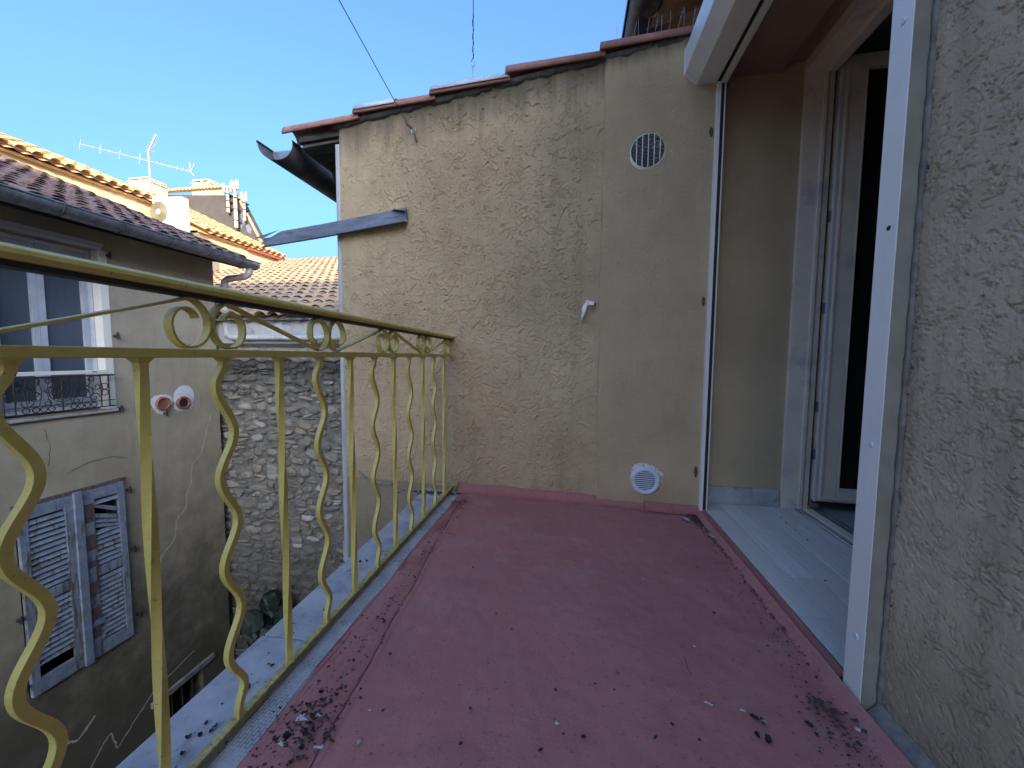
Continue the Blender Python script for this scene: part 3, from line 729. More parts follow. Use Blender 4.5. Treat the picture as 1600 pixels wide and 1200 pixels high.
# mortar cove at wall foot near the guide
MB().prism([(.674, .004), (.688, .009), (.700, .022), (.712, .036), (.722, -.03), (.674, -.03)], 1, -.5, .945).build('mortar_cove', M['cove'], hs, smooth=False)
v = []; f = []; nz_ = 120
for i in range(nz_+1):
    z = -.01+2.2*i/nz_; j = .0018*math.sin(z*61)+.0012*math.sin(z*143+1)
    v += [(.7105, .9435+j, z), (.7075+j*.5, .9500, z), (.7160, .9515, z), (.7165, .9400+j, z)]
for i in range(nz_):
    for k in range(4): f.append((i*4+k, i*4+(k+1) % 4, i*4+4+(k+1) % 4, i*4+4+k))
mk('caulk_line', v, f, M['cove'], hs, smooth=True)
# reveal beyond the shutter (far side)
YR = 2.195
MB().box(.690, 1.30, YR, YR+.02, .0, 2.34).build('reveal', M['reveal'], hs)
MB().box(.7035, .716, 2.112, YR-.0005, 0, 2.3).build('reveal_edge', M['reveal'], hs)
MB().box(.725, 1.100, YR-.014, YR-.0005, .031, .125).build('skirting', M['coping'], hs, bevel=.002)
# soffit of the opening: flat then sloping down
MB().prism([(.715, 2.235), (1.0, 2.235), (1.07, 2.275), (1.12, 2.28), (1.12, 2.34), (.715, 2.34)], 1, .94, YR-.001).build('soffit', M['soffit'], hs)
# upper eave: boards, rafters, gutter
MB().prism([(.44, 3.42), (3.0, 4.45), (3.0, 4.50), (.44, 3.47)], 1, -14, 7.5).build('roof_deck', M['wood_orange'], hs)
for i in range(12):
    y = 2.2+i*.42
    MB().prism([(.46, 3.29), (.50, 3.25), (.62, 3.27), (1.6, 3.70), (1.6, 3.85), (.46, 3.415)], 1, y, y+.10).build('rafter', M['wood_pale'], hs, bevel=.01)
MB().box(XF+.16, 1.3, 2.6, 7.4, 2.35, 3.38).build('upper_wall', M['stucco_near'], hs)
g2 = half_gutter('gutter', .475, 3.36, .118, -6, 7.4, M['zinc_dark'], hs, bead=-1, nseg=20)
g2['label'] = 'large dark half-round gutter at the top of the house'
for y in (2.88, 4.9): 
    MB().tube([(.475+.122*math.cos(a), y, 3.36+.122*math.sin(a)) for a in np.linspace(math.pi, 2*math.pi, 20)], .008, 6).build('bracket', M['zinc_dark'], g2)
MB().box(.345, .353, -6, 7.4, 3.34, 3.385).build('drip_edge', M['zinc_brown'], g2)
# room behind the door
MB().box(1.12, 4.4, -1.2, -1.15, 0, 2.5).box(1.12, 4.4, 2.62, 2.67, 0, 2.5).box(4.4, 4.45, -1.2, 2.67, 0, 2.5).box(1.12, 4.45, -1.2, 2.67, 2.5, 2.55).build('room_wall', M['indoor'], hs)
MB().box(1.302, 1.34, 2.30, 2.62, 0, 2.5).build('room_return_wall', M['indoor'], hs)
# planks on the threshold
th = thing('threshold_floor', 'grey wood look planks between the roller shutter and the french door', 'floor', (.9, 1.5, 0), kind='structure')
MB().box(.698, 1.19, .952, YR-.001, -.055, .0215).build('screed', M['dark_gap'], th)
MB().box(.6975, .704, .952, 2.11, .0, .0275).build('edge_trim', M['steel'], th)
xx = .705
for i, wd in enumerate((.092, .094, .094, .094, .095)):
    cuts = [.953, 1.25+.33*((i*37) % 10)/10, 1.75+.2*((i*53) % 10)/10, YR-.003]
    for a, b in zip(cuts[:-1], cuts[1:]):
        MB().box(xx+.0012, xx+wd-.0012, a+.0010, b-.0010, .022, .030+.0004*(i % 2)).build('plank', M['plank'], th, bevel=.0012)
    xx += wd
rf = thing('room_floor', 'dim grey plank floor inside the room behind the door', 'floor', (2, 1, 0), kind='structure')
for i in range(22):
    MB().box(1.307+i*.145, 1.307+i*.145+.143, -1.14, 2.6, -.02, .028).build('plank', M['plank_in'], rf)
# ================================================================== ROLLER SHUTTER
rs = thing('roller_shutter', 'white roller shutter housing with two upright guide rails round the french door', 'shutter', (.69, 1.5, 0))
prof = [(.524, 2.335), (.524, 2.215), (.582, 2.160), (.672, 2.156), (.672, 2.345), (.56, 2.36)]
bx = MB().prism(prof, 1, -.35, YW(.58)-.014).build('housing', M['white_lacquer'], rs, bevel=.002)
mb = MB(); mb.prism([(a-.0035 if a < .6 else a, b) for a, b in prof], 1, YW(.58)-.0135, YW(.58)-.008).build('end_cap', M['white_frame'], bx)
MB().box(.690, .712, -.35, 2.098, 2.140, 2.168).build('lintel_rail', M['white_lacquer'], rs)
MB().box(.672, .690, -.35, 2.10, 2.162, 2.176).build('slot', M['black'], rs)
ng = MB().box(.678, .7115, .954, 1.012, -.012, 2.155).build('guide_rail', M['white_lacquer'], rs, bevel=.0012); ng['label'] = 'near guide rail, wide white face with a round plug and a hole'
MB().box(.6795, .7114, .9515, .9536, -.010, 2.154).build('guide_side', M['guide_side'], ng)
MB().box(.684, .7055, 1.0125, 1.016, .0, 2.15).build('brush_seal', M['black'], ng)
for z in (.625, 1.53, .165):
    MB().tube([(.6785, .979, z), (.675, .979, z)], [.0075, .006], 14).build('plug', M['white_frame'], ng, smooth=False)
MB().tube([(.6785, .976, 1.105), (.6773, .976, 1.105)], .0055, 14).build('hole', M['black'], ng)
fg = MB().box(.672, .689, 2.080, 2.120, .004, 2.150).build('guide_rail', M['white_lacquer'], rs, bevel=.001); fg['label'] = 'far guide rail, thin white edge beside a black seal'
MB().box(.6895, .703, 2.0805, 2.102, .03, 2.150).build('brush_seal', M['black'], fg)
MB().box(.7035, .7075, 2.074, 2.082, .03, 2.150).build('inner_lip', M['white_lacquer'], fg)
# broken plaster holes beside the far guide
for (x, z, s) in ((.655, 1.93, 1), (.652, 1.11, 1.1), (.650, .225, 1.3)):
    yy = YW(x)-.0165; n = 10
    v = [(x, yy-.001, z)]+[(x+.008*s*math.cos(a)*(.4+.9*random.random()), yy+.003, z+.026*s*math.sin(a)*(.4+.9*random.random())) for a in np.linspace(0, 2*math.pi, n+1)[:-1]]
    mk('chipped_hole', v, [(0, 1+k, 1+(k+1) % n) for k in range(n)], M['bare_wood'], rs)
    v = [(x+.003, yy-.003, z)]+[(x+.003+.006*s*math.cos(a)*(1+.4*random.random()), yy-.002, z-.004+.018*s*math.sin(a)*(1+.4*random.random())) for a in np.linspace(0, 2*math.pi, n+1)[:-1]]
    mk('rusty_spot', v, [(0, 1+k, 1+(k+1) % n) for k in range(n)], M['rust'], rs)
# ================================================================== FRENCH DOOR
dr = thing('french_door', 'open white plastic french door with dark glass standing inside the opening', 'door', (1.1, 1.9, 0))
fr = MB().box(1.106, 1.184, 2.176, 2.194, .031, 2.31).build('door_frame', M['white_pvc'], dr, bevel=.002)
MB().box(1.1845, 1.204, 2.166, 2.194, .031, 2.30).build('frame_moulding', M['white_pvc'], fr, bevel=.004)
MB().box(1.2045, 1.214, 2.184, 2.194, .031, 2.30).build('frame_moulding', M['white_pvc'], fr, bevel=.002)
MB().box(1.2145, 1.238, 2.180, 2.194, .031, 2.30).build('frame_moulding', M['white_pvc'], fr, bevel=.002)
MB().box(1.2385, 1.246, 2.186, 2.194, .05, 2.29).build('frame_seal', M['black'], fr)
MB().box(1.108, 1.184, 1.08, 2.175, 2.22, 2.31).build('door_frame_head', M['white_pvc'], dr, bevel=.003)
MB().box(1.1845, 1.235, 1.08, 2.165, 2.20, 2.29).build('door_frame_head', M['white_pvc'], dr, bevel=.003)
MB().box(1.108, 1.184, .96, 1.08, .031, 2.30).build('door_frame', M['white_pvc'], dr, bevel=.003)
MB().box(1.178, 1.206, 1.08, 2.165, .031, .0355).build('silicone_bead', M['coping'], dr, bevel=.001)
MB().box(1.2065, 1.250, 1.08, 2.165, .018, .040).build('sill', M['white_pvc'], dr, bevel=.002)
MB().box(1.2505, 1.258, 1.08, 2.165, .018, .034).box(1.288, 1.306, 1.08, 2.20, .018, .034).build('sill_groove', M['black'], dr)
MB().box(1.2585, 1.288, 1.08, 2.20, .018, .046).build('sill_rail', M['steel'], dr, bevel=.003)
for z in (.30, .55, 1.05, 1.5): MB().box(1.2465, 1.256, 2.172, 2.190, z, z+.05).build('hinge_plate', M['steel'], dr, bevel=.001)
# the leaf, opened inwards
lf_w = Matrix.Translation((1.258, 2.228, 0)) @ Matrix.Rotation(math.radians(-3), 4, 'Z')
def leafpart(name, mb, mat, par, bv=.003): return mb.build(name, mat, par, lf_w, bevel=bv)
LW, LZ0, LZ1, DY = .72, .080, 2.27, -.058
lf = leafpart('leaf', MB().box(0, .105, DY, 0, LZ0, LZ1).box(LW-.105, LW, DY, 0, LZ0, LZ1).box(.106, LW-.106, DY, 0, LZ0, LZ0+.066).box(.106, LW-.106, DY, 0, LZ1-.066, LZ1), M['white_pvc'], dr)
leafpart('glazing_bead', MB().box(.1055, .114, DY-.003, DY+.012, LZ0+.067, LZ1-.067).box(.114, LW-.106, DY-.003, DY+.012, LZ0+.0665, LZ0+.075), M['white_pvc'], lf, .002)
leafpart('moulding', MB().box(.022, .036, DY-.009, DY-.001, LZ0+.012, LZ1-.012).box(.037, LW-.02, DY-.009, DY-.001, LZ0+.012, LZ0+.026), M['white_pvc'], lf, .003)
leafpart('edge_lip', MB().box(.002, .012, DY-.006, DY-.001, LZ0, LZ1), M['white_frame'], lf, .001)
leafpart('glass', MB().box(.106, LW-.106, DY+.022, DY+.028, LZ0+.067, LZ1-.067), M['glass_dark'], lf, 0)
leafpart('drip_seal', MB().box(.005, LW-.005, DY+.004, -.004, LZ0-.012, LZ0-.001), M['black'], lf, 0)
# bird spikes on the verge
bs = thing('bird_spikes', 'thin steel bird spikes standing on the top verge tile by the shutter housing', 'spikes', (.4, 2.13, 2.42))
for i in range(13):
    x = .20+i*.036; z = 2.352+.08*x+.045; s = (-1) ** i
    MB().tube([(x, YW(x)+.02, z), (x+.010+.012*(i % 3-1), YW(x)+.02-.015*s, z+.10+.03*(i % 2))], .0007, 4).build('spike', M['steel'], bs)
for i in range(6):
    y = 1.9-i*.09
    MB().tube([(.60, y, 2.355), (.575, y+.02, 2.455)], .0007, 4).build('spike', M['steel'], bs)

# ================================================================== ROOF TILES helper
def canal_mesh(name, L=.42, r0=.088, r1=.068, th=.012, n=7, sq=.8):
    v = []; f = []
    for (yy, r) in ((0, r0), (L, r1)):
        for rr in (r, r-th):
            for k in range(n):
                a = math.pi*k/(n-1); v.append((-rr*math.cos(a), yy, rr*sq*math.sin(a)))
    m = 2*n
    for k in range(n-1):
        f += [(k, k+1, m+k+1, m+k), (n+k, m+n+k, m+n+k+1, n+k+1), (k, n+k, n+k+1, k+1), (m+k, m+k+1, m+n+k+1, m+n+k)]
    f += [(0, m, m+n, n), (n-1, 2*n-1, m+2*n-1, m+n-1)]
    me = bpy.data.meshes.new(name); me.from_pydata(v, [], f); me.update()
    me.polygons.foreach_set('use_smooth', [True]*len(me.polygons))
    return me
def tiled_roof(parent, origin, along, up, ncol, nrow, sp, step, mat, chan, partcap=0, vis=None, jit=1.0, mes=None):
    along = Vector(along).normalized(); up = Vector(up).normalized(); nr = along.cross(up).normalized()
    if nr.z < 0: nr = -nr
    O = Vector(origin); mes = mes or canal_mesh('tile')
    mes.materials.append(mat)
    B = Matrix((along, up, nr)).transposed()
    if B.determinant() < 0: B = Matrix((-along, up, nr)).transposed()
    parts = []; rest = MB()
    src_v = [x.co.copy() for x in mes.vertices]; src_f = [tuple(p.vertices) for p in mes.polygons]
    allp = []
    for i in range(ncol):
        cj = random.uniform(-.012, .012)*jit
        for j in range(nrow):
            p = O+along*(sp*(i+.5)+cj+random.uniform(-.006, .006)*jit)+up*(step*j+random.uniform(-.012, .012)*jit)+nr*(.030+random.uniform(0, .008)*jit)
            rot = (B @ Matrix.Rotation(random.uniform(-.035, .035)*jit, 3, 'Z') @ Matrix.Rotation(-.035, 3, 'X')).to_4x4()
            allp.append(Matrix.Translation(p) @ rot)
    if partcap:
        def key(m):
            q = px_of(m.translation); ok = -60 < q[0] < 1660 and -60 < q[1] < 1260 and (vis is None or vis(q, m.translation))
            return (0 if ok else 1, (m.translation-Vector((0, 0, CAMH))).length)
        allp.sort(key=key)
        for m in allp[:partcap]: inst('tile', mes, parent, m)
        allp = allp[partcap:]
    for m in allp: rest.add([m @ c for c in src_v], src_f)
    if rest.v:
        o = rest.build('tile_field', mat, parent, smooth=True); o['kind'] = 'stuff'
    # channel tiles between the covers, one corrugated sheet
    v = []; f = []; nc = ncol*6+1
    for j, t in enumerate((-.04, nrow*step+.05)):
        for i in range(nc):
            s = i/6; v.append(O+along*(sp*s)+up*t+nr*(.016*math.cos(2*math.pi*(s-.5+.5))-.006))
    for i in range(nc-1): f.append((i, i+1, nc+i+1, nc+i))
    c = mk('channel_tiles', v, f, chan, parent, smooth=True); c['kind'] = 'stuff'

# ================================================================== LEFT BUILDING
lb = thing('alley_house', 'grey beige rendered house across the alley with peeling blue shutters', 'house', (-4.5, 3, -5))
XL = -4.5; YE = 4.30
holes = [(2.37, 3.10, .27, 1.80), (2.40, 3.17, -2.12, -.465), (3.36, 3.90, -5, -3.09)]
def wall_x(x, th, y0, y1, z0, z1, holes, mat, name, par, step=.05, relief=.004, seed=5):
    ysn = sorted({y0, y1, *[h[0] for h in holes], *[h[1] for h in holes]} | set(np.round(np.arange(y0, y1, .5), 3)))
    zsn = sorted({z0, z1, *[h[2] for h in holes], *[h[3] for h in holes]} | set(np.round(np.arange(z0, z1, .5), 3)))
    mb = MB()
    for a, b in zip(ysn[:-1], ysn[1:]):
        for c, d in zip(zsn[:-1], zsn[1:]):
            ym, zm = (a+b)/2, (c+d)/2
            if any(h[0] < ym < h[1] and h[2] < zm < h[3] for h in holes): continue
            mb.add([(x, a, c), (x, b, c), (x, b, d), (x, a, d)], [(0, 1, 2, 3)])
    for h in holes:
        a, b, c, d = h
        mb.add([(x, a, c), (x, b, c), (x, b, d), (x, a, d), (x-th, a, c), (x-th, b, c), (x-th, b, d), (x-th, a, d)], [(0, 4, 5, 1), (1, 5, 6, 2), (2, 6, 7, 3), (3, 7, 4, 0)])
    return mb.build(name, mat, par)
wall_x(XL, .22, -6, YE, -5, 2.06, holes, M['old_render'], 'wall', lb)
MB().box(-9.0, XL-.24, -6, YE, -5, 2.0).build('inner_core', M['dark_gap'], lb)
MB().add([(XL, YE, -5), (-9, YE, -5), (-9, YE, 2.9), (XL, YE, 2.10)], [(0, 1, 2, 3)]).build('end_wall', M['old_render'], lb)
MB().box(-4.52, -4.22, -6, YE+.04, 1.985, 2.0).build('eave_board', M['wood_dark'], lb)
# roof
kL = .40; sl_ = math.hypot(1, kL)
rfp = thing_roof = bpy.data.objects.new('roof', None); place(rfp, lb, Matrix.Translation((-4.2, 4, 2.1)))
tiled_roof(rfp, (-4.17, 4.47, 2.000), (0, -1, 0), (-1, 0, kL), 20, 15, .160, .27, M['tile_left'], M['channel'], 298, mes=canal_mesh('tile', .34, .066, .052, .011, 7, .62))
MB().prism([(-4.20, 1.95), (-8.0, 1.95+kL*3.8-.01), (-8.0, 1.95+kL*3.8-.10), (-4.20, 1.91)], 1, -6, YE+.16).build('roof_deck', M['wood_dark'], lb)
g3 = half_gutter('gutter', -4.10, 2.020, .085, -3, 4.52, M['zinc'], lb, bead=1, dz=-.004)
for i in range(8):
    y = 4.25-i*.42
    MB().tube([(-4.10+.089*math.cos(a), y, 2.0+.089*math.sin(a)) for a in np.linspace(math.pi, 2*math.pi, 12)], .006, 6).build('bracket', M['zinc_dark'], g3)
MB().tube([(-4.10, 4.43, 1.94), (-4.10, 4.43, 1.87), (-4.12, 4.43, 1.83), (-4.2, 4.42, 1.80), (-4.38, 4.40, 1.785), (-4.43, 4.395, 1.75), (-4.44, 4.39, 1.67), (-4.44, 4.39, 1.14), (-4.42, 4.385, 1.06), (-4.36, 4.38, 1.035), (-4.2, 4.38, 1.03)], .040, 12).build('downpipe', M['pipe'], lb, smooth=True)
# window
wn = bpy.data.objects.new('window', None); place(wn, lb, Matrix.Translation((XL, 2.7, .3)))
xw = XL-.09
MB().box(xw-.05, xw, 2.372, 2.41, .285, 1.795).box(xw-.05, xw, 3.055, 3.098, .285, 1.795).box(xw-.05, xw, 2.41, 3.055, 1.755, 1.795).box(xw-.05, xw, 2.41, 3.055, .285, .33).build('frame', M['white_frame'], wn, bevel=.003)
for (a, b) in ((2.412, 2.700), (2.702, 3.053)):
    MB().box(xw-.04, xw+.012, a, a+.045, .332, 1.752).box(xw-.04, xw+.012, b-.045, b, .332, 1.752).box(xw-.04, xw+.012, a+.045, b-.045, .332, .40).box(xw-.04, xw+.012, a+.045, b-.045, 1.69, 1.752).build('casement', M['casement'], wn, bevel=.003)
    MB().box(xw-.02, xw-.014, a+.045, b-.045, .40, 1.69).build('glass', M['net'], wn)
MB().box(XL-.02, XL+.012, 2.372, 3.098, .622, .655).build('cross_bar', M['white_lacquer'], wn, bevel=.003)
MB().box(XL+.0125, XL+.0135, 2.985, 3.02, .634, .643).build('red_sticker', M['red_mark'], wn)
MB().box(XL-.088, XL+.006, 3.0985, 3.165, .265, 1.80).build('jamb_band', M['white_lacquer'], wn, bevel=.002)
MB().box(XL-.05, XL+.014, 2.30, 3.12, 1.803, 1.835).box(XL-.05, XL+.010, 2.30, 3.14, 1.84, 1.868).build('blind_box', M['white_frame'], wn)
MB().box(XL-.2, XL+.03, 2.33, 3.17, .243, .268).build('sill', M['coping'], wn, bevel=.004)
# iron guard with scrolls
ig = bpy.data.objects.new('window_guard', None); place(ig, lb, Matrix.Translation((XL, 2.7, .3)))
xg = XL+.045
MB().box(xg-.012, xg+.012, 2.36, 3.13, .598, .614).build('top_bar', M['iron'], ig)
MB().box(xg-.008, xg+.008, 2.36, 3.13, .300, .308).build('bottom_bar', M['iron'], ig)
MB().box(xg-.008, xg+.008, 2.36, 3.13, .360, .366).build('bottom_bar', M['iron'], ig)
for y in (2.44, 2.735, 3.02, 3.085, 2.375): MB().tube([(xg, y, .30), (xg, y, .598)], .006, 6).build('upright', M['iron'], ig)
def circ(cy, cz, r, a0=0, a1=360, sp=1.0, n=22, rt=.0042, nm='iron_scroll'):
    MB().tube([(xg, cy+r*(1-(1-sp)*i/n)*math.cos(math.radians(a0+(a1-a0)*i/n)), cz+r*(1-(1-sp)*i/n)*math.sin(math.radians(a0+(a1-a0)*i/n))) for i in range(n+1)], rt, 5).build(nm, M['iron'], ig)
for r in (.088, .070): circ(2.735, .475, r)
for s in (-1, 1):
    circ(2.735+s*.028, .475, .040, 90, 90+s*430, .3); circ(2.735+s*.17, .45, .062, 90, 90-s*450, .25); circ(2.735+s*.17, .55, .036, 270, 270+s*420, .3)
    circ(2.735+s*.23, .40, .045, 0, s*400, .3); circ(2.735+s*.10, .385, .030, 90, 90+s*400, .3)
for cy in (2.50, 2.56, 2.61, 2.86, 2.91, 2.96, 2.66, 2.81): circ(cy, .334, .022)
for q in range(7): circ(2.50+.075*q, .575, .020); circ(2.48+.085*q, .50-.03*(q % 2), .034, 90*q, 90*q+420, .3)
for q in range(9): MB().tube([(xg, 2.44+.072*q, .366), (xg, 2.44+.072*q+.02*(-1)**q, .48), (xg, 2.44+.072*q, .598)], .0032, 5).build('thin_upright', M['iron'], ig)
circ(2.735, .385, .045, 200, 340); circ(3.05, .50, .028); circ(3.05, .44, .028); circ(2.408, .50, .028); circ(2.408, .44, .028)
# blue shutters, closed
xs0 = XL+.004
def shutter(ya, yb_, broken, ang_):
    hinge = yb_ if broken else ya
    wm = Matrix.Translation((xs0, hinge, 0)) @ Matrix.Rotation(math.radians(ang_), 4, 'Z')
    s_ = 1 if not broken else -1; W_ = yb_-ya
    z0, z1 = -2.115, -.475; e = bpy.data.objects.new('shutter', None); place(e, lb, Matrix.Translation((xs0, (ya+yb_)/2, z0)))
    def y_(t): return t if not broken else -t
    def bxx(a, b, c, d, t0=0, t1=.032): q0, q1 = sorted((y_(a), y_(b))); return MB().box(t0, t1, q0, q1, c, d)
    o = bxx(0, .055, z0, z1).build('stile', M['paint_blue'], e, wm, bevel=.002)
    if broken:
        o = bxx(W_-.11, W_, z0, z1).build('stile', M['paint_blue'], e, wm, bevel=.002)
        for (a, b, c, d) in ((.0, .07, -1.05, -.58), (.0, .05, -1.50, -1.16), (.01, .08, -1.95, -1.62)):
            bxx(W_-.11+a, W_-.11+b+.02, c, d, .0325, .036).build('bare_strip', M['bare_wood'], e, wm)
        for (a, b, c, d) in ((.01, .10, -.90, -.78), (.02, .11, -1.36, -1.22), (-.02, .09, -1.80, -1.74), (-.02, .09, -1.97, -1.92), (.0, .09, -.60, -.55)):
            bxx(W_-.11+a, W_-.11+b, c, d, .0365, .040).build('paint_flake', M['paint_blue'], e, wm)
    else:
        bxx(W_-.075, W_, z0, z1).build('stile', M['paint_blue'], e, wm, bevel=.002)
        bxx(W_-.02, W_+.045, z0-.01, z1+.02, .0325, .055).build('cover_strip', M['paint_blue'], e, wm, bevel=.004)
    en = W_-(.11 if broken else .075)
    for (c, d) in ((z0, z0+.13), (-1.33, -1.24), (z1-.10, z1)): bxx(.0555, en-.0005, c, d).build('rail', M['paint_blue'], e, wm, bevel=.002)
    for (lo, hi) in ((z0+.14, -1.34), (-1.23, z1-.11)):
        n = 13
        for i in range(n):
            z = lo+(hi-lo)*(i+.5)/n; t = 0
            if not broken and lo < -1.5 and i < 2: continue          # two slats missing near the foot
            if broken and lo > -1.5 and 7 <= i <= 11: t = .28+.06*(i-7); z -= .02*(i-7)*.3
            if broken and lo > -1.5 and i in (10,): continue
            t += random.uniform(-.012, .012)
            L = en-.056; q = y_(.0555+L/2)
            sm = MB().prism([(.027, -.021), (.032, -.017), (.010, .018), (.005, .015)], 1, -L/2, L/2)
            # prism axis=1 gives (x,t,z)
            o = mk('slat', sm.v, sm.f, M['paint_blue'], e, wm @ Matrix.Translation((0, q, z)) @ Matrix.Rotation(-t if broken else t, 4, 'X'))
shutter(2.405, 2.775, False, 0.6); shutter(2.80, 3.165, True, -1.2)
MB().box(XL-.03, XL+.02, 2.38, 3.19, -.468, -.440).build('shutter_lintel', M['bare_wood'], lb)
for (y, z) in ((3.195, .99), (3.19, .26), (3.175, 1.765), (3.215, -.585), (3.225, -1.22), (3.235, -1.94), (2.375, -1.40), (2.375, -2.0), (3.62, .15), (3.36, .04)):
    MB().tube([(XL, y, z), (XL+.035, y, z)], .016, 8).tube([(XL+.035, y, z-.03), (XL+.035, y, z+.035)], .009, 8).build('hinge_pin', M['iron'], lb)
# terracotta pipe ends in white filler
for (y, z, blob) in ((3.60, .262, .0), (3.825, .245, .06)):
    e = bpy.data.objects.new('vent_pipe', None); place(e, lb, Matrix.Translation((XL, y, z))); n = 40
    v = [(XL+.014, y, z)]
    for k in range(n):
        a = 2*math.pi*k/n; r = .108+.012*math.sin(3*a+blob*60)+.010*random.random()+blob*max(0, math.sin(a))*(1.3 if blob else 0)
        v.append((XL+.003, y+.02*(blob > 0)+r*math.cos(a), z+r*math.sin(a)))
    mk('filler', v, [(0, 1+k, 1+(k+1) % n) for k in range(n)], M['white_patch'], e)
    rp = MB(); nn = 24; v = []; f = []
    for (r, d) in ((.052, .020), (.055, .032), (.070, .034), (.076, .026), (.077, .006)):
        for k in range(nn): v.append((XL+d, y+r*math.cos(2*math.pi*k/nn), z+r*math.sin(2*math.pi*k/nn)))
    for j in range(4):
        for k in range(nn): f.append((j*nn+k, j*nn+(k+1) % nn, (j+1)*nn+(k+1) % nn, (j+1)*nn+k))
    mk('pipe_rim', v, f, M['terracotta'], e, smooth=True)
    mk('pipe_plug', [(XL+.0205, y+.053*math.cos(2*math.pi*k/24), z+.053*math.sin(2*math.pi*k/24)) for k in range(24)], [tuple(range(24))], M['terracotta'] if not blob else M['glass_dark'], e)
# filled cracks and chips
def crack(pts, wd, mat, nm='filled_crack', x=XL+.003):
    mb = MB(); v = []; f = []; P = []
    for (a, b) in zip(pts[:-1], pts[1:]):
        for s in range(6): P.append((a[0]+(b[0]-a[0])*s/6+random.uniform(-.006, .006), a[1]+(b[1]-a[1])*s/6+random.uniform(-.006, .006)))
    for i, (y, z) in enumerate(P):
        q = P[min(i+1, len(P)-1)]; p = P[max(0, i-1)]; d = Vector((q[0]-p[0], q[1]-p[1])); d.normalize(); w_ = wd*(.6+.8*random.random())
        v += [(x, y-d.y*w_, z+d.x*w_), (x, y+d.y*w_, z-d.x*w_)]
    for i in range(len(P)-1): f.append((2*i, 2*i+1, 2*i+3, 2*i+2))
    mk(nm, v, f, mat, lb)
M['crack_fill'] = simple('pale_crack_filler', (.62, .59, .54), (.40, .37, .32), 30, .9)
crack([(4.17, .05), (4.08, -.22), (4.02, -.42), (3.90, -.50), (3.88, -.72), (3.82, -.85), (3.80, -1.0), (3.68, -1.12), (3.66, -1.3), (3.50, -1.45), (3.45, -1.62)], .006, M['crack_fill'])
crack([(2.55, -2.55), (2.62, -2.75), (2.68, -2.8), (2.85, -2.66)], .010, M['crack_fill']); crack([(2.60, -3.35), (2.88, -3.02), (2.93, -2.98), (2.98, -3.2), (3.15, -3.05), (3.35, -2.9), (3.9, -2.78)], .007, M['crack_fill'])
crack([(2.62, .16), (2.66, .0), (2.63, -.2)], .0018, M['dark_gap'], 'fine_crack'); crack([(2.75, -.28), (2.9, -.22), (3.1, -.2), (3.25, -.27)], .0018, M['dark_gap'], 'fine_crack')
# slit opening: sill, bars
MB().box(XL-.2, XL+.03, 3.30, 4.05, -3.09, -3.02).build('lintel', M['mortar_grey'], lb, bevel=.01)
for i in range(4): MB().tube([(XL-.05, 3.44+i*.12, -5), (XL-.05, 3.44+i*.12, -3.09)], .010, 6).build('window_bar', M['iron'], lb)
# ================================================================== STONE HOUSE at the alley's end
sh = thing('stone_house', 'rubble stone wall with a low clay tiled roof at the end of the alley', 'house', (-3, 4.45, -5))
YS = 4.40; ZT = .72
XX, ZZ = np.meshgrid(np.linspace(-4.62, -1.30, 330), np.linspace(-5, .78, 560), indexing='ij')
D = .018*fbm(XX*9, ZZ*11, 301, 4)+.006*perlin(XX*40, ZZ*40, 305)
grid_mesh('mortar', np.stack([XX, YS+.012-D, ZZ], -1), M['joint'], sh)
MB().box(-4.62, -1.3, YS+.03, YS+.5, -5, 1.1).build('core_wall', M['joint'], sh)
def stone_mesh(i):
    rr = random.Random(i); n = 11; ring = []
    for k in range(n):
        a = 2*math.pi*(k+.5*rr.random())/n; c, s = math.cos(a), math.sin(a); e = .55+.5*rr.random()
        r = rr.uniform(.74, 1.10)
        ring.append((.5*r*math.copysign(abs(c)**e, c), .5*r*math.copysign(abs(s)**e, s)))
    v = []; f = []
    for sc_, d in ((1.0, .012), (.93, -.004), (.70, -.010)):
        for (x, z) in ring: v.append((x*sc_, d+rr.uniform(-.006, .006)*(d < 0), z*sc_))
    v.append((0, -.010+rr.uniform(-.006, .005), 0))
    for j in range(2):
        for k in range(n): f.append((j*n+k, j*n+(k+1) % n, (j+1)*n+(k+1) % n, (j+1)*n+k))
    for k in range(n): f.append((2*n+k, 2*n+(k+1) % n, 3*n))
    me = bpy.data.meshes.new('stone'); me.from_pydata(v, [], f); me.update(); me.materials.append(M['stone']); me.polygons.foreach_set('use_smooth', [True]*len(me.polygons)); return me
SM = [stone_mesh(i) for i in range(36)]
allst = []; z = ZT-.02
while z > -4.9:
    h = random.uniform(.06, .135); x = -4.56-random.random()*.1
    while x < -1.35:
        wd = h*random.uniform(1.1, 2.6)
        if random.random() < .16:   # split into two thin stones
            for q in (0, 1):
                allst.append((x+wd/2+random.uniform(-.01, .01), z-h*(.26+.48*q), wd*random.uniform(.85, .98), h*.44))
        elif random.random() < .90:
            allst.append((x+wd/2, z-h/2+random.uniform(-.035, .035), wd*random.uniform(.72, .99), h*random.uniform(.6, 1.12)))
        x += wd
    z -= h
vis_ = []; rest_ = []
for (x, zz, a, b) in allst:
    p = px_of((x, YS, zz)); (vis_ if 335 < p[0] < 545 and 540 < p[1] < 1080 else rest_).append((x, zz, a, b))
vis_.sort(key=lambda s: -s[1])
rest_ += vis_[300:]; vis_ = vis_[:300]
def stm(s): return Matrix.Translation((s[0], YS-random.uniform(.0, .012), s[1])) @ Matrix.Rotation(random.uniform(-.32, .32), 4, 'Y') @ Matrix.Diagonal((s[2]*random.choice((-1, 1)), 1, s[3], 1))
for s in vis_:
    m = stm(s); inst('stone', random.choice(SM), sh, m)
mb = MB()
for s in rest_:
    me = random.choice(SM); m = stm(s); mb.add([m @ v.co for v in me.vertices], [tuple(p.vertices) for p in me.polygons])
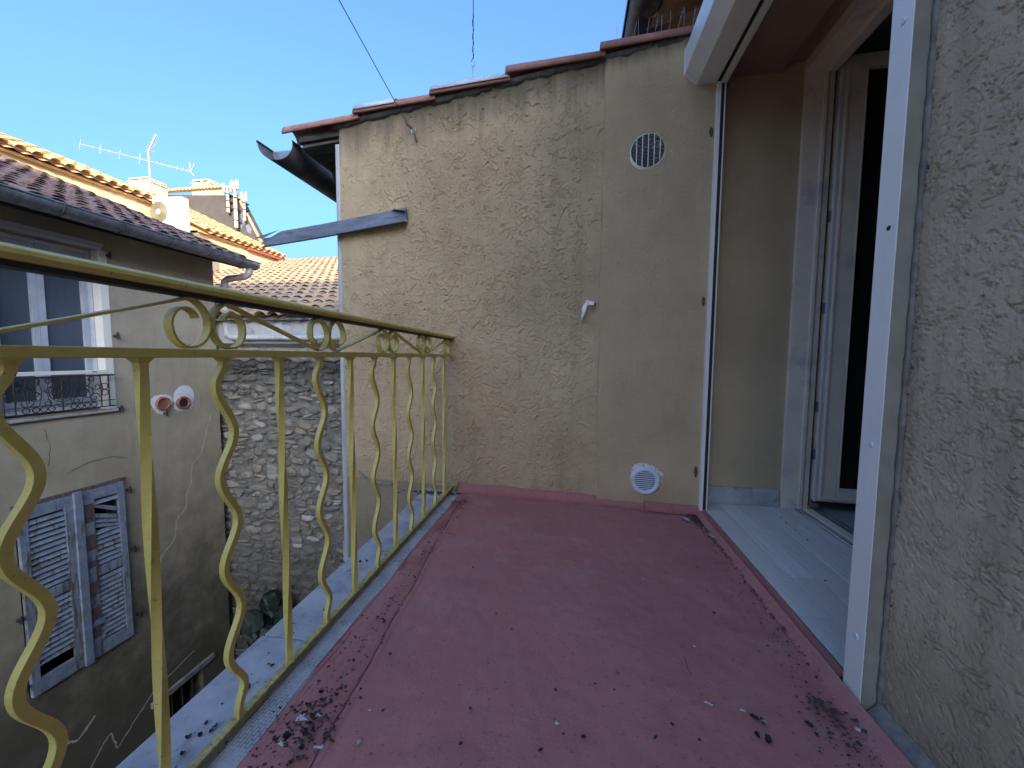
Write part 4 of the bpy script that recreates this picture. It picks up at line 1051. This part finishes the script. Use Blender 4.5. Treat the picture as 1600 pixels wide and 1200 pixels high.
o = mb.build('stone_field', M['stone'], sh, smooth=True); o['kind'] = 'stuff'
XX, ZZ = np.meshgrid(np.linspace(-4.62, -1.30, 200), np.linspace(0, 1, 24), indexing='ij')
bt = .735+.05*fbm(XX*4, XX*0, 311, 3)
ZZ2 = bt+(.905-bt)*ZZ; D = .014*fbm(XX*8, ZZ2*8, 313, 4)+.03*np.sin(np.clip(ZZ, 0, 1)*math.pi)**.5
grid_mesh('mortar_coping', np.stack([XX, YS-.006-D, ZZ2], -1), M['mortar_grey'], sh)
MB().box(-4.62, -1.3, YS-.02, YS+.05, .905, .955).build('painted_shadow_strip', M['mortar_and_shade'], sh)  # dark strip painted in for the shadow below the drain pipe
MB().box(-4.62, -1.3, YS-.03, YS+.05, .955, 1.245).build('fascia_board', M['fascia'], sh, bevel=.004)
MB().tube([(-4.3, YS-.075, 1.030), (-1.3, YS-.075, 1.020)], .034, 12).build('drain_pipe', M['pipe'], sh, smooth=True)
MB().box(-4.62, -1.3, YS-.10, YS+.06, 1.246, 1.262).build('zinc_edge', M['steel'], sh)
kS = .36
rfS = bpy.data.objects.new('roof', None); place(rfS, sh, Matrix.Translation((-3, 4.4, 1.25)))
tiled_roof(rfS, (-11.2, 4.33, 1.265), (1, 0, 0), (0, 1, kS), 52, 23, .19, .335, M['tile_low'], M['channel'], 299,
           vis=lambda q, t: 340 < q[0] < 532 and t.x > -9.5 and not (t.x < -4.5 and t.y < 4.9))
MB().prism([(4.5, 1.20), (11.7, 1.20+kS*7.2), (11.7, 0), (4.5, 0)], 0, -11.2, -1.3).build('gable_wall', M['cream'], sh)
# plant on the alley floor side
pl = thing('climbing_plant', 'dark large-leaved plant against the foot of the stone wall', 'plant', (-3.7, 4.3, -3))
rnd = random.Random(5)
MB().tube([(-3.5, 4.32, -5), (-3.6, 4.28, -3.6), (-3.66, 4.25, -2.5)], [.03, .02, .008], 6).build('stem', M['stem'], pl)
def leaf_mesh(k):
    r = random.Random(k); n = 7; v = []; f = []
    pr = [(0, .0), (.12, .30), (.30, .46), (.52, .44), (.75, .26), (1, 0)]
    for (t, wd) in pr:
        for s in (-1, 0, 1): v.append((s*wd*(.9+.2*r.random()), -.10*abs(s)*1.2+.10*math.sin(t*3), -t))
    for i in range(len(pr)-1):
        for s in (0, 1): f.append((i*3+s, i*3+s+1, i*3+s+4, i*3+s+3))
    me = bpy.data.meshes.new('leaf'); me.from_pydata(v, [], f); me.update(); me.materials.append(M['leaf']); return me
LM = [leaf_mesh(i) for i in range(5)]
for i in range(70):
    x = rnd.gauss(-3.62, .24); z = rnd.uniform(-3.9, -2.12); s = rnd.uniform(.18, .34)
    if z > -2.4: x = rnd.uniform(-3.9, -3.35)
    m = Matrix.Translation((x, 4.30-rnd.uniform(.0, .14), z)) @ Matrix.Rotation(rnd.uniform(-.7, .7), 4, 'Y') @ Matrix.Rotation(rnd.uniform(-.5, .1), 4, 'X') @ Matrix.Diagonal((s, s, s, 1))
    inst('leaf', rnd.choice(LM), pl, m)
# ================================================================== BACKGROUND HOUSES
def bghouse(label, X, y0, y1, ze, k, d, name='cream_house', rows=7, wall='cream'):
    h = thing(name, label, 'house', (X, y0, -5))
    MB().box(X-6, X, y0, y1, -5, ze).build('wall', M[wall], h)
    ncol = int((y1-y0)/.21)
    MB().prism([(X+.10, ze-.03), (X-d, ze+k*d-.03), (X-d, ze-.06), (X+.10, ze-.06)], 1, y0, y1).build('roof_deck', M['tile_gold'], h)
    rr = bpy.data.objects.new('roof', None); place(rr, h, Matrix.Translation((X, y1, ze)))
    tiled_roof(rr, (X+.14, y1+.03, ze), (0, -1, 0), (-1, 0, k), ncol, rows, .21, .335, M['tile_gold'], M['tile_gold'], 0)
    return h
b1 = bghouse('sunlit cream house with a tiled eave behind the dark tiled roof', -9.0, 1.0, 7.55, 4.06, .42, 2.5, rows=8)
b2 = bghouse('lower sunlit cream house with a long golden tiled roof left of the ochre wall', -9.0, 8.25, 11.0, 3.80, .47, 3.8, rows=12)
MB().prism([(-8.86, 3.70), (-9.0, 3.70), (-9.0, 3.79), (-8.86, 3.79)], 1, 9.6, 11.05).build('eave_moulding', M['terracotta'], b2)
o = MB(); 
MB().box(-8.99, -8.96, 6.72, 6.80, 3.50, 3.68).build('wall_bracket', M['terracotta'], b1)
# air conditioner
ac = thing('air_conditioner', 'white air conditioner unit standing in the sun behind the dark roof', 'air conditioner', (-7.7, 7.2, 3.2))
YA = 7.10; pA = lambda px, py: (lambda r: (r.x*YA/r.y, CAMH+r.z*YA/r.y))(ray(px, py))
xa, za = pA(237, 309); xb, _ = pA(283, 309); _, zb_ = pA(260, 372)
MB().box(xa, xb, YA, YA+.17, zb_-.1, za).build('casing', M['ac'], ac, bevel=.02)
MB().box(xa-.05, xb+.05, YA-.02, YA+.19, 2.6, zb_-.101).build('base', M['cream'], ac)
xc_, zc_ = pA(249, 331); xr_, _ = pA(262, 331); R_f = xr_-xc_
mk('grille', [(xc_+R_f*math.cos(a), YA-.012, zc_+R_f*math.sin(a)) for a in np.linspace(0, 2*math.pi, 29)[:-1]], [tuple(range(28))], M['ac_grille'], ac)
for r in (.35, .5, .65, .8, 1.0): MB().tube([(xc_+R_f*r*math.cos(a), YA-.018, zc_+R_f*r*math.sin(a)) for a in np.linspace(0, 2*math.pi, 25)], .006, 4).build('grille_ring', M['ac_grille'], ac)
mk('hub', [(xc_+R_f*.25*math.cos(a), YA-.024, zc_+R_f*.25*math.sin(a)) for a in np.linspace(0, 2*math.pi, 17)[:-1]], [tuple(range(16))], M['ac'], ac)
# gable house far behind
def P22(px, py, Y=22.0):
    r = ray(px, py); return (r.x*Y/r.y, CAMH+r.z*Y/r.y)
gh = thing('gable_house', 'grey rendered gable house far behind with flue pipes on its wall', 'house', (-23, 22, -5))
pts = [P22(180, 304), P22(362, 305), P22(372, 308), P22(408, 377), P22(425, 412)]
poly = pts+[(pts[-1][0], -5), (pts[0][0], -5)]
MB().prism(poly, 1, 22, 22.5).build('wall', M['grey_render'], gh)
x0_, zt_ = P22(180, 303); x1_, _ = P22(362, 303)
for i in range(int((x1_-x0_)/.26)):
    x = x0_+.26*i; MB().tube([(x, 21.8, zt_-.06), (x, 22.3, zt_+.02)], .085, 6).build('ridge_tile', M['tile_gold'], gh)
a, b = P22(372, 306), P22(410, 380)
MB().tube([(a[0], 21.95, a[1]), (b[0], 21.95, b[1])], .09, 6).build('verge', M['tile_low'], gh)
def chimney(px0, px1, pys, pyt, Y, label):
    c = thing('chimney', label, 'chimney', (P22((px0+px1)/2, pys, Y)[0], Y, P22(px0, pys, Y)[1]))
    x0, z1 = P22(px0, pyt+7, Y); x1, _ = P22(px1, pyt, Y); _, z0 = P22(px0, pys, Y); _, z2 = P22(px0, pyt, Y)
    W_ = x1-x0
    MB().box(x0, x1, Y, Y+W_*.8, z0-.6, z1).build('stack', M['cream'], c)
    MB().box(x0-.05*W_, x1+.05*W_, Y-.04*W_, Y+W_*.84, z1+.001, z1+.07).build('ledge', M['flue'], c)
    for xx_ in (x0+.1*W_, x0+.5*W_, x1-.1*W_): MB().box(xx_-.05*W_, xx_+.05*W_, Y+.05*W_, Y+.7*W_, z1+.071, z2-.08).build('post', M['flue'], c)
    MB().box(x0+.02*W_, x1-.02*W_, Y, Y+W_*.8, z2-.079, z2).build('cap', M['flue'], c)
chimney(201, 231, 303, 278, 20.0, 'left chimney stack beside the aerial mast, sunlit cream')
chimney(300, 327, 306, 281, 23.5, 'right chimney stack on the grey gable house, sunlit cream')
def flue(px, pyb, pyt, Y, wid, hd):
    x, zt = P22(px, pyt, Y); _, zb = P22(px, pyb, Y)
    f_ = MB().tube([(x, Y, zb), (x, Y, zt-.1)], wid, 10).build('flue_pipe', M['flue'], gh, smooth=True)
    MB().tube([(x-hd, Y, zt-.12), (x+hd, Y, zt-.12)], wid*.8, 8).tube([(x-hd, Y, zt-.42), (x-hd, Y, zt+.10)], wid*.9, 8).tube([(x+hd, Y, zt-.42), (x+hd, Y, zt+.10)], wid*.9, 8).build('flue_head', M['flue'], f_)
    for i in range(3): MB().box(x-wid*1.15, x+wid*1.15, Y-wid*1.15, Y+.3, zb+(zt-zb)*(.15+.25*i), zb+(zt-zb)*(.15+.25*i)+.05).build('strap', M['iron'], f_)
flue(355, 332, 289, 21.7, .085, .27); flue(366.5, 356, 285, 21.6, .10, .17); flue(381, 345, 303, 21.7, .075, .14)
for (pa, pb) in (((376, 330), (384, 352)), ((384, 350), (394, 366)), ((374, 345), (380, 358))):
    x0, z1 = P22(*pa); x1, z0 = P22(*pb)
    mk('blue_stain', [(x0, 21.99, z1-.1), ((x0+x1)/2, 21.99, z1), (x1, 21.99, (z0+z1)/2), (x1-.1, 21.99, z0), (x0+.1, 21.99, z0+.15)], [(0, 1, 2, 3, 4)], M['blue_mark'], gh)
# far tiled roof behind
h3 = thing('far_tiled_roof', 'small far golden tiled roof peeking past the flashing tip', 'roof', (-10, 15, 2))
tiled_roof(h3, (-13.5, 13.2, 3.55), (1, 0, -.10), (0, 1, .32), 24, 7, .21, .335, M['tile_gold'], M['tile_gold'], 0)
MB().prism([(-13.5, 3.5), (-8.4, 3.0), (-8.4, -5), (-13.5, -5)], 1, 13.25, 16).build('wall', M['cream'], h3)
# aerial
ae = thing('tv_aerial', 'long rooftop television aerial on a mast against the blue sky', 'aerial', (-10.7, 8.6, 4.2))
YQ = 8.6; q = lambda px, py: (P22(px, py, YQ)[0], YQ, P22(px, py, YQ)[1])
mx = q(236, 302); tp = q(232, 236)
MB().tube([(mx[0], YQ, mx[2]-.6), tp], .022, 8).build('mast', M['aerial'], ae)
bA, bB = Vector(q(125, 225)), Vector(q(298, 268))
MB().tube([bA, bB], .011, 6).build('boom', M['aerial'], ae)
for i in (0, .19, .37, .55, .70, .76, .82, .88, .93, .97):
    p = bA.lerp(bB, i); L = .13 if i < .6 else .05
    MB().tube([p+Vector((0, -.02, -L)), p+Vector((0, .02, L))], .004, 4).build('element', M['aerial'], ae)
MB().tube([bB, bB+Vector((.12, 0, .18))], .012, 5).tube([bB, bB+Vector((-.02, 0, .22))], .012, 5).tube([bB, bB+Vector((.10, 0, -.12))], .012, 5).build('reflector', M['aerial'], ae)
cA, cB = Vector(q(231, 238)), Vector(q(244, 211))
MB().tube([cA, cB], .020, 6).build('short_boom', M['aerial'], ae)
for i in range(9):
    p = cA.lerp(cB, i/8); d = Vector((.28-.018*i, 0, .05-.14*1)) ; MB().tube([p-d*.45, p+d*.6], .005, 4).build('element', M['aerial'], ae)
# unseen block added behind the camera to keep the courtyard in shade
bk = thing('unseen_sun_blocker', 'unseen tall block added behind the viewer to shade the yard', 'house', (8, -19, -5))
MB().box(3.5, 14.5, -21, -18, -5, 10.35).build('wall', M['old_render'], bk)

# ================================================================== DEBRIS ON THE FLOOR
def scrap_mesh(k):
    r = random.Random(k+100); v = []; f = []; n = 7; wd = .3+.25*r.random(); turn = r.uniform(1.2, 4.6)
    for i in range(n):
        t = i/(n-1); a = turn*(t-.5); R1 = 1/turn
        for s in (-1, -.3, .4, 1):
            ww = wd*math.sin(math.pi*(.12+.76*t)); v.append((math.sin(a)*R1, s*ww*(1+.2*r.random()), R1-math.cos(a)*R1+.05*r.random()+.12*s*s))
    for i in range(n-1):
        for s in range(3): f.append((i*4+s, i*4+s+1, i*4+s+5, i*4+s+4))
    me = bpy.data.meshes.new('scrap'); me.from_pydata(v, [], f); me.update()
    return me
SC = [scrap_mesh(i) for i in range(10)]
for m_ in SC: m_.materials.append(M['debris'])
SCP = [scrap_mesh(i+40) for i in range(4)]
for m_ in SCP: m_.materials.append(M['debris_pale'])
def zfloor(x, y): return -.011 if x < -.66 else (.006 if x < -.53 else .0035)
def floor_pt(px, py, z=0.0):
    r = ray(px, py); t = (z-CAMH)/r.z; return r.x*t, r.y*t
def scrap(px, py, size=.012, pale=False, plane=None):
    x, y = floor_pt(px, py, -.012 if plane == 'k' else 0.002)
    z = plane_z = (-.0115 if plane == 'k' else zfloor(x, y))
    if plane == 'p': x, y = floor_pt(px, py, .03); z = .0315
    m = Matrix.Translation((x, y, z+size*.18)) @ Matrix.Rotation(random.uniform(0, 6.28), 4, 'Z') @ Matrix.Rotation(random.uniform(-.6, .6), 4, 'X') @ Matrix.Diagonal((size, size, size, 1))
    o = inst('dried_scrap', random.choice(SCP if pale else SC), None, m)
    where = {'k': 'on pale kerb under the railing', 'p': 'on the grey planks', None: 'on red floor'}[plane]
    fx = ['by the kerb strip', 'left of its middle', 'right of its middle', 'beside the plank edge'][min(3, max(0, int((x+.66)/.33)))]
    fy = 'near the viewer' if y < .8 else ('nearer half' if y < 1.05 else ('halfway along' if y < 1.5 else 'far half'))
    where2 = where + ((' '+fx+', '+fy) if plane is None else (', '+fy))
    sz = 'larger ' if size > .013 else 'small '
    tag(o, (sz+'pale curled scrap ' if pale else sz+'dark curled leaf scrap ')+where2, 'debris', ('pale scraps ' if pale else 'dark dried scraps ')+where)
for p in ((1090, 888), (870, 886), (739, 888), (1042, 910), (1177, 945), (1163, 910), (1025, 1155), (912, 1155), (1093, 1160), (880, 1150), (610, 1024), (563, 1079), (599, 1113), (540, 1103), (648, 905), (636, 918), (624, 880), (660, 870), (598, 970), (590, 968), (601, 975), (610, 938), (552, 1035), (575, 1043), (670, 850), (690, 835), (1040, 855), (985, 905), (1104, 925), (1115, 960), (1189, 975), (1215, 985), (1230, 1005), (1262, 1040), (1275, 1060), (930, 1071), (1176, 1159), (845, 1175), (735, 1110), (868, 1080), (720, 1165), (800, 985), (775, 960), (935, 970), (960, 1080), (1050, 1135), (1198, 1160)): scrap(*p, size=random.uniform(.006, .012))
for p in ((1264, 1137), (1275, 1152), (1178, 1126), (1190, 1132), (1200, 1158), (1182, 1153)): scrap(*p, size=random.uniform(.012, .018))
for p in ((580, 1182), (899, 885), (560, 1163), (980, 963), (1193, 1133), (965, 1055)): scrap(*p, size=random.uniform(.010, .014), pale=True)
for k in range(24):
    a = random.random(); px = 525-90*a+random.uniform(-24, 24); py = 1095+90*a+random.uniform(-22, 22); scrap(px, py, random.uniform(.007, .015), random.random() < .2)
for p in ((345, 1168), (352, 1165), (420, 1040), (426, 1042), (388, 1073), (384, 1076), (295, 1155), (286, 1180), (322, 1133), (313, 1150), (336, 1138), (330, 1145), (386, 1079), (690, 806), (563, 880), (573, 878), (517, 945), (510, 955)): scrap(*p, size=random.uniform(.010, .018), plane='k')
for p in ((1290, 909), (1243, 829), (1221, 810), (1228, 818), (1262, 845)): scrap(*p, size=.008, plane='p')
# crushed litter gathered in corners: nobody could count it
lt = MB(); r_ = random.Random(9)
def strew(n, fn, smin=.0015, smax=.005):
    for _ in range(n):
        x, y, z = fn(); s = r_.uniform(smin, smax); a = r_.uniform(0, 6.28)
        pts = [(x+s*math.cos(a+q)*r_.uniform(.5, 1.3), y+s*math.sin(a+q)*r_.uniform(.4, 1.1), z+r_.uniform(0, s*.5)) for q in (0, 1.6, 3.1, 4.7)]
        lt.add(pts+[(x, y, z+s*.8)], [(0, 1, 4), (1, 2, 4), (2, 3, 4), (3, 0, 4)])
def fcorner():
    t = abs(r_.gauss(0, .08)); x = .648-abs(r_.gauss(0, .022)); return x, 2.07-t, .004+.012*max(0, .03-t)
strew(420, fcorner)
strew(300, lambda: (.655-abs(r_.gauss(0, .014)), 2.05-r_.random()**1.6*.95, .006))
strew(160, lambda: (r_.uniform(-.4, .62), YW(0)-.055-abs(r_.gauss(0, .012)), .003), .001, .003)
strew(110, lambda: (.60+r_.gauss(.02, .024)-.02, .97-abs(r_.gauss(0, .07)), .006), .0012, .0075)
strew(120, lambda: (.585+r_.gauss(0, .05), .93-abs(r_.gauss(0, .10)), .005), .0008, .0035)
strew(420, lambda: (-.56+r_.gauss(-.02, .03), r_.uniform(.6, 2.1), .005), .001, .0045)
strew(200, lambda: (-.60+r_.gauss(0, .03), 2.03+r_.gauss(0, .04), .004), .001, .004)
strew(220, lambda: (-.56+r_.gauss(0, .04), .72+r_.gauss(0, .06), .006), .002, .006)
strew(520, lambda: (r_.uniform(-.52, .62), r_.uniform(.5, 2.08), .003), .0007, .0022)
strew(200, lambda: (.62-abs(r_.gauss(0, .035)), r_.uniform(.6, 2.0), .004), .001, .004)
strew(120, lambda: (-.80+r_.gauss(0, .04), r_.uniform(.5, 2.2), -.011), .0012, .004)
strew(80, lambda: (r_.uniform(.72, 1.13), r_.uniform(1.1, 2.08), .0312), .0008, .0022)
strew(140, lambda: (-.95+r_.gauss(.12, .08), 2.19-abs(r_.gauss(0, .02)), -.010), .003, .012)
o = lt.build('leaf_litter', M['litter']); tag(o, 'crushed brown leaf litter gathered along the edges of the red floor', 'litter', kind='stuff')
# white droppings
for (px, py, s) in ((470, 1122, .030), (440, 1165, .022), (497, 1120, .014), (500, 1168, .020), (577, 1110, .010), (1160, 1110, .012), (1085, 1010, .008), (1108, 1100, .016), (1005, 905, .006), (870, 1130, .010), (630, 873, .012), (1340, 1140, .016)):
    x, y = floor_pt(px, py, .004); n = 12
    v = [(x, y, zfloor(x, y)+.0030)]+[(x+s*math.cos(a)*(.15+.7*random.random()**1.5), y+s*.7*math.sin(a)*(.15+.7*random.random()**1.5), zfloor(x, y)+.0015) for a in np.linspace(0, 6.28, n+1)[:-1]]
    o = mk('bird_dropping', v, [(0, 1+k, 1+(k+1) % n) for k in range(n)], M['dropping']); tag(o, 'dry white bird dropping '+('near the left kerb strip' if x < -.35 else 'beside the near guide rail' if x > .5 else 'in the middle of the floor')+(', towards the viewer' if y < .85 else ', further back' if y > 1.1 else ''), 'dropping', 'white bird droppings on the red floor')
# feathers
def feather(px, py, ang, L, label):
    x, y = floor_pt(px, py, .01); v = []; f = []
    for i in range(9):
        t = i/8; wd = .16*math.sin(math.pi*min(1, .12+.86*t))**.6
        for s in (-1, 0, 1): v.append((t-.5, s*wd*(1.15 if s < 0 else .7), .10*math.sin(math.pi*t)+.05*abs(s)))
    for i in range(8):
        for s in (0, 1): f.append((i*3+s, i*3+s+1, i*3+s+4, i*3+s+3))
    W_ = Matrix.Translation((x, y, .010)) @ Matrix.Rotation(ang, 4, 'Z') @ Matrix.Diagonal((L, L, L, 1))
    t = thing('feather', label, 'feather', (x, y, .01)); mk('vane', v, f, M['feather'], t, W_)
    mk_ = MB().tube([(-.62, 0, .03), (-.4, 0, .05), (.5, 0, .02)], [.012, .010, .004], 5).build('quill', M['debris_pale'], t, W_)
feather(1070, 812, 2.1, .055, 'dark grey feather near the foot of the far guide rail')
feather(1108, 838, 2.2, .062, 'pale grey feather beside the plank edge')
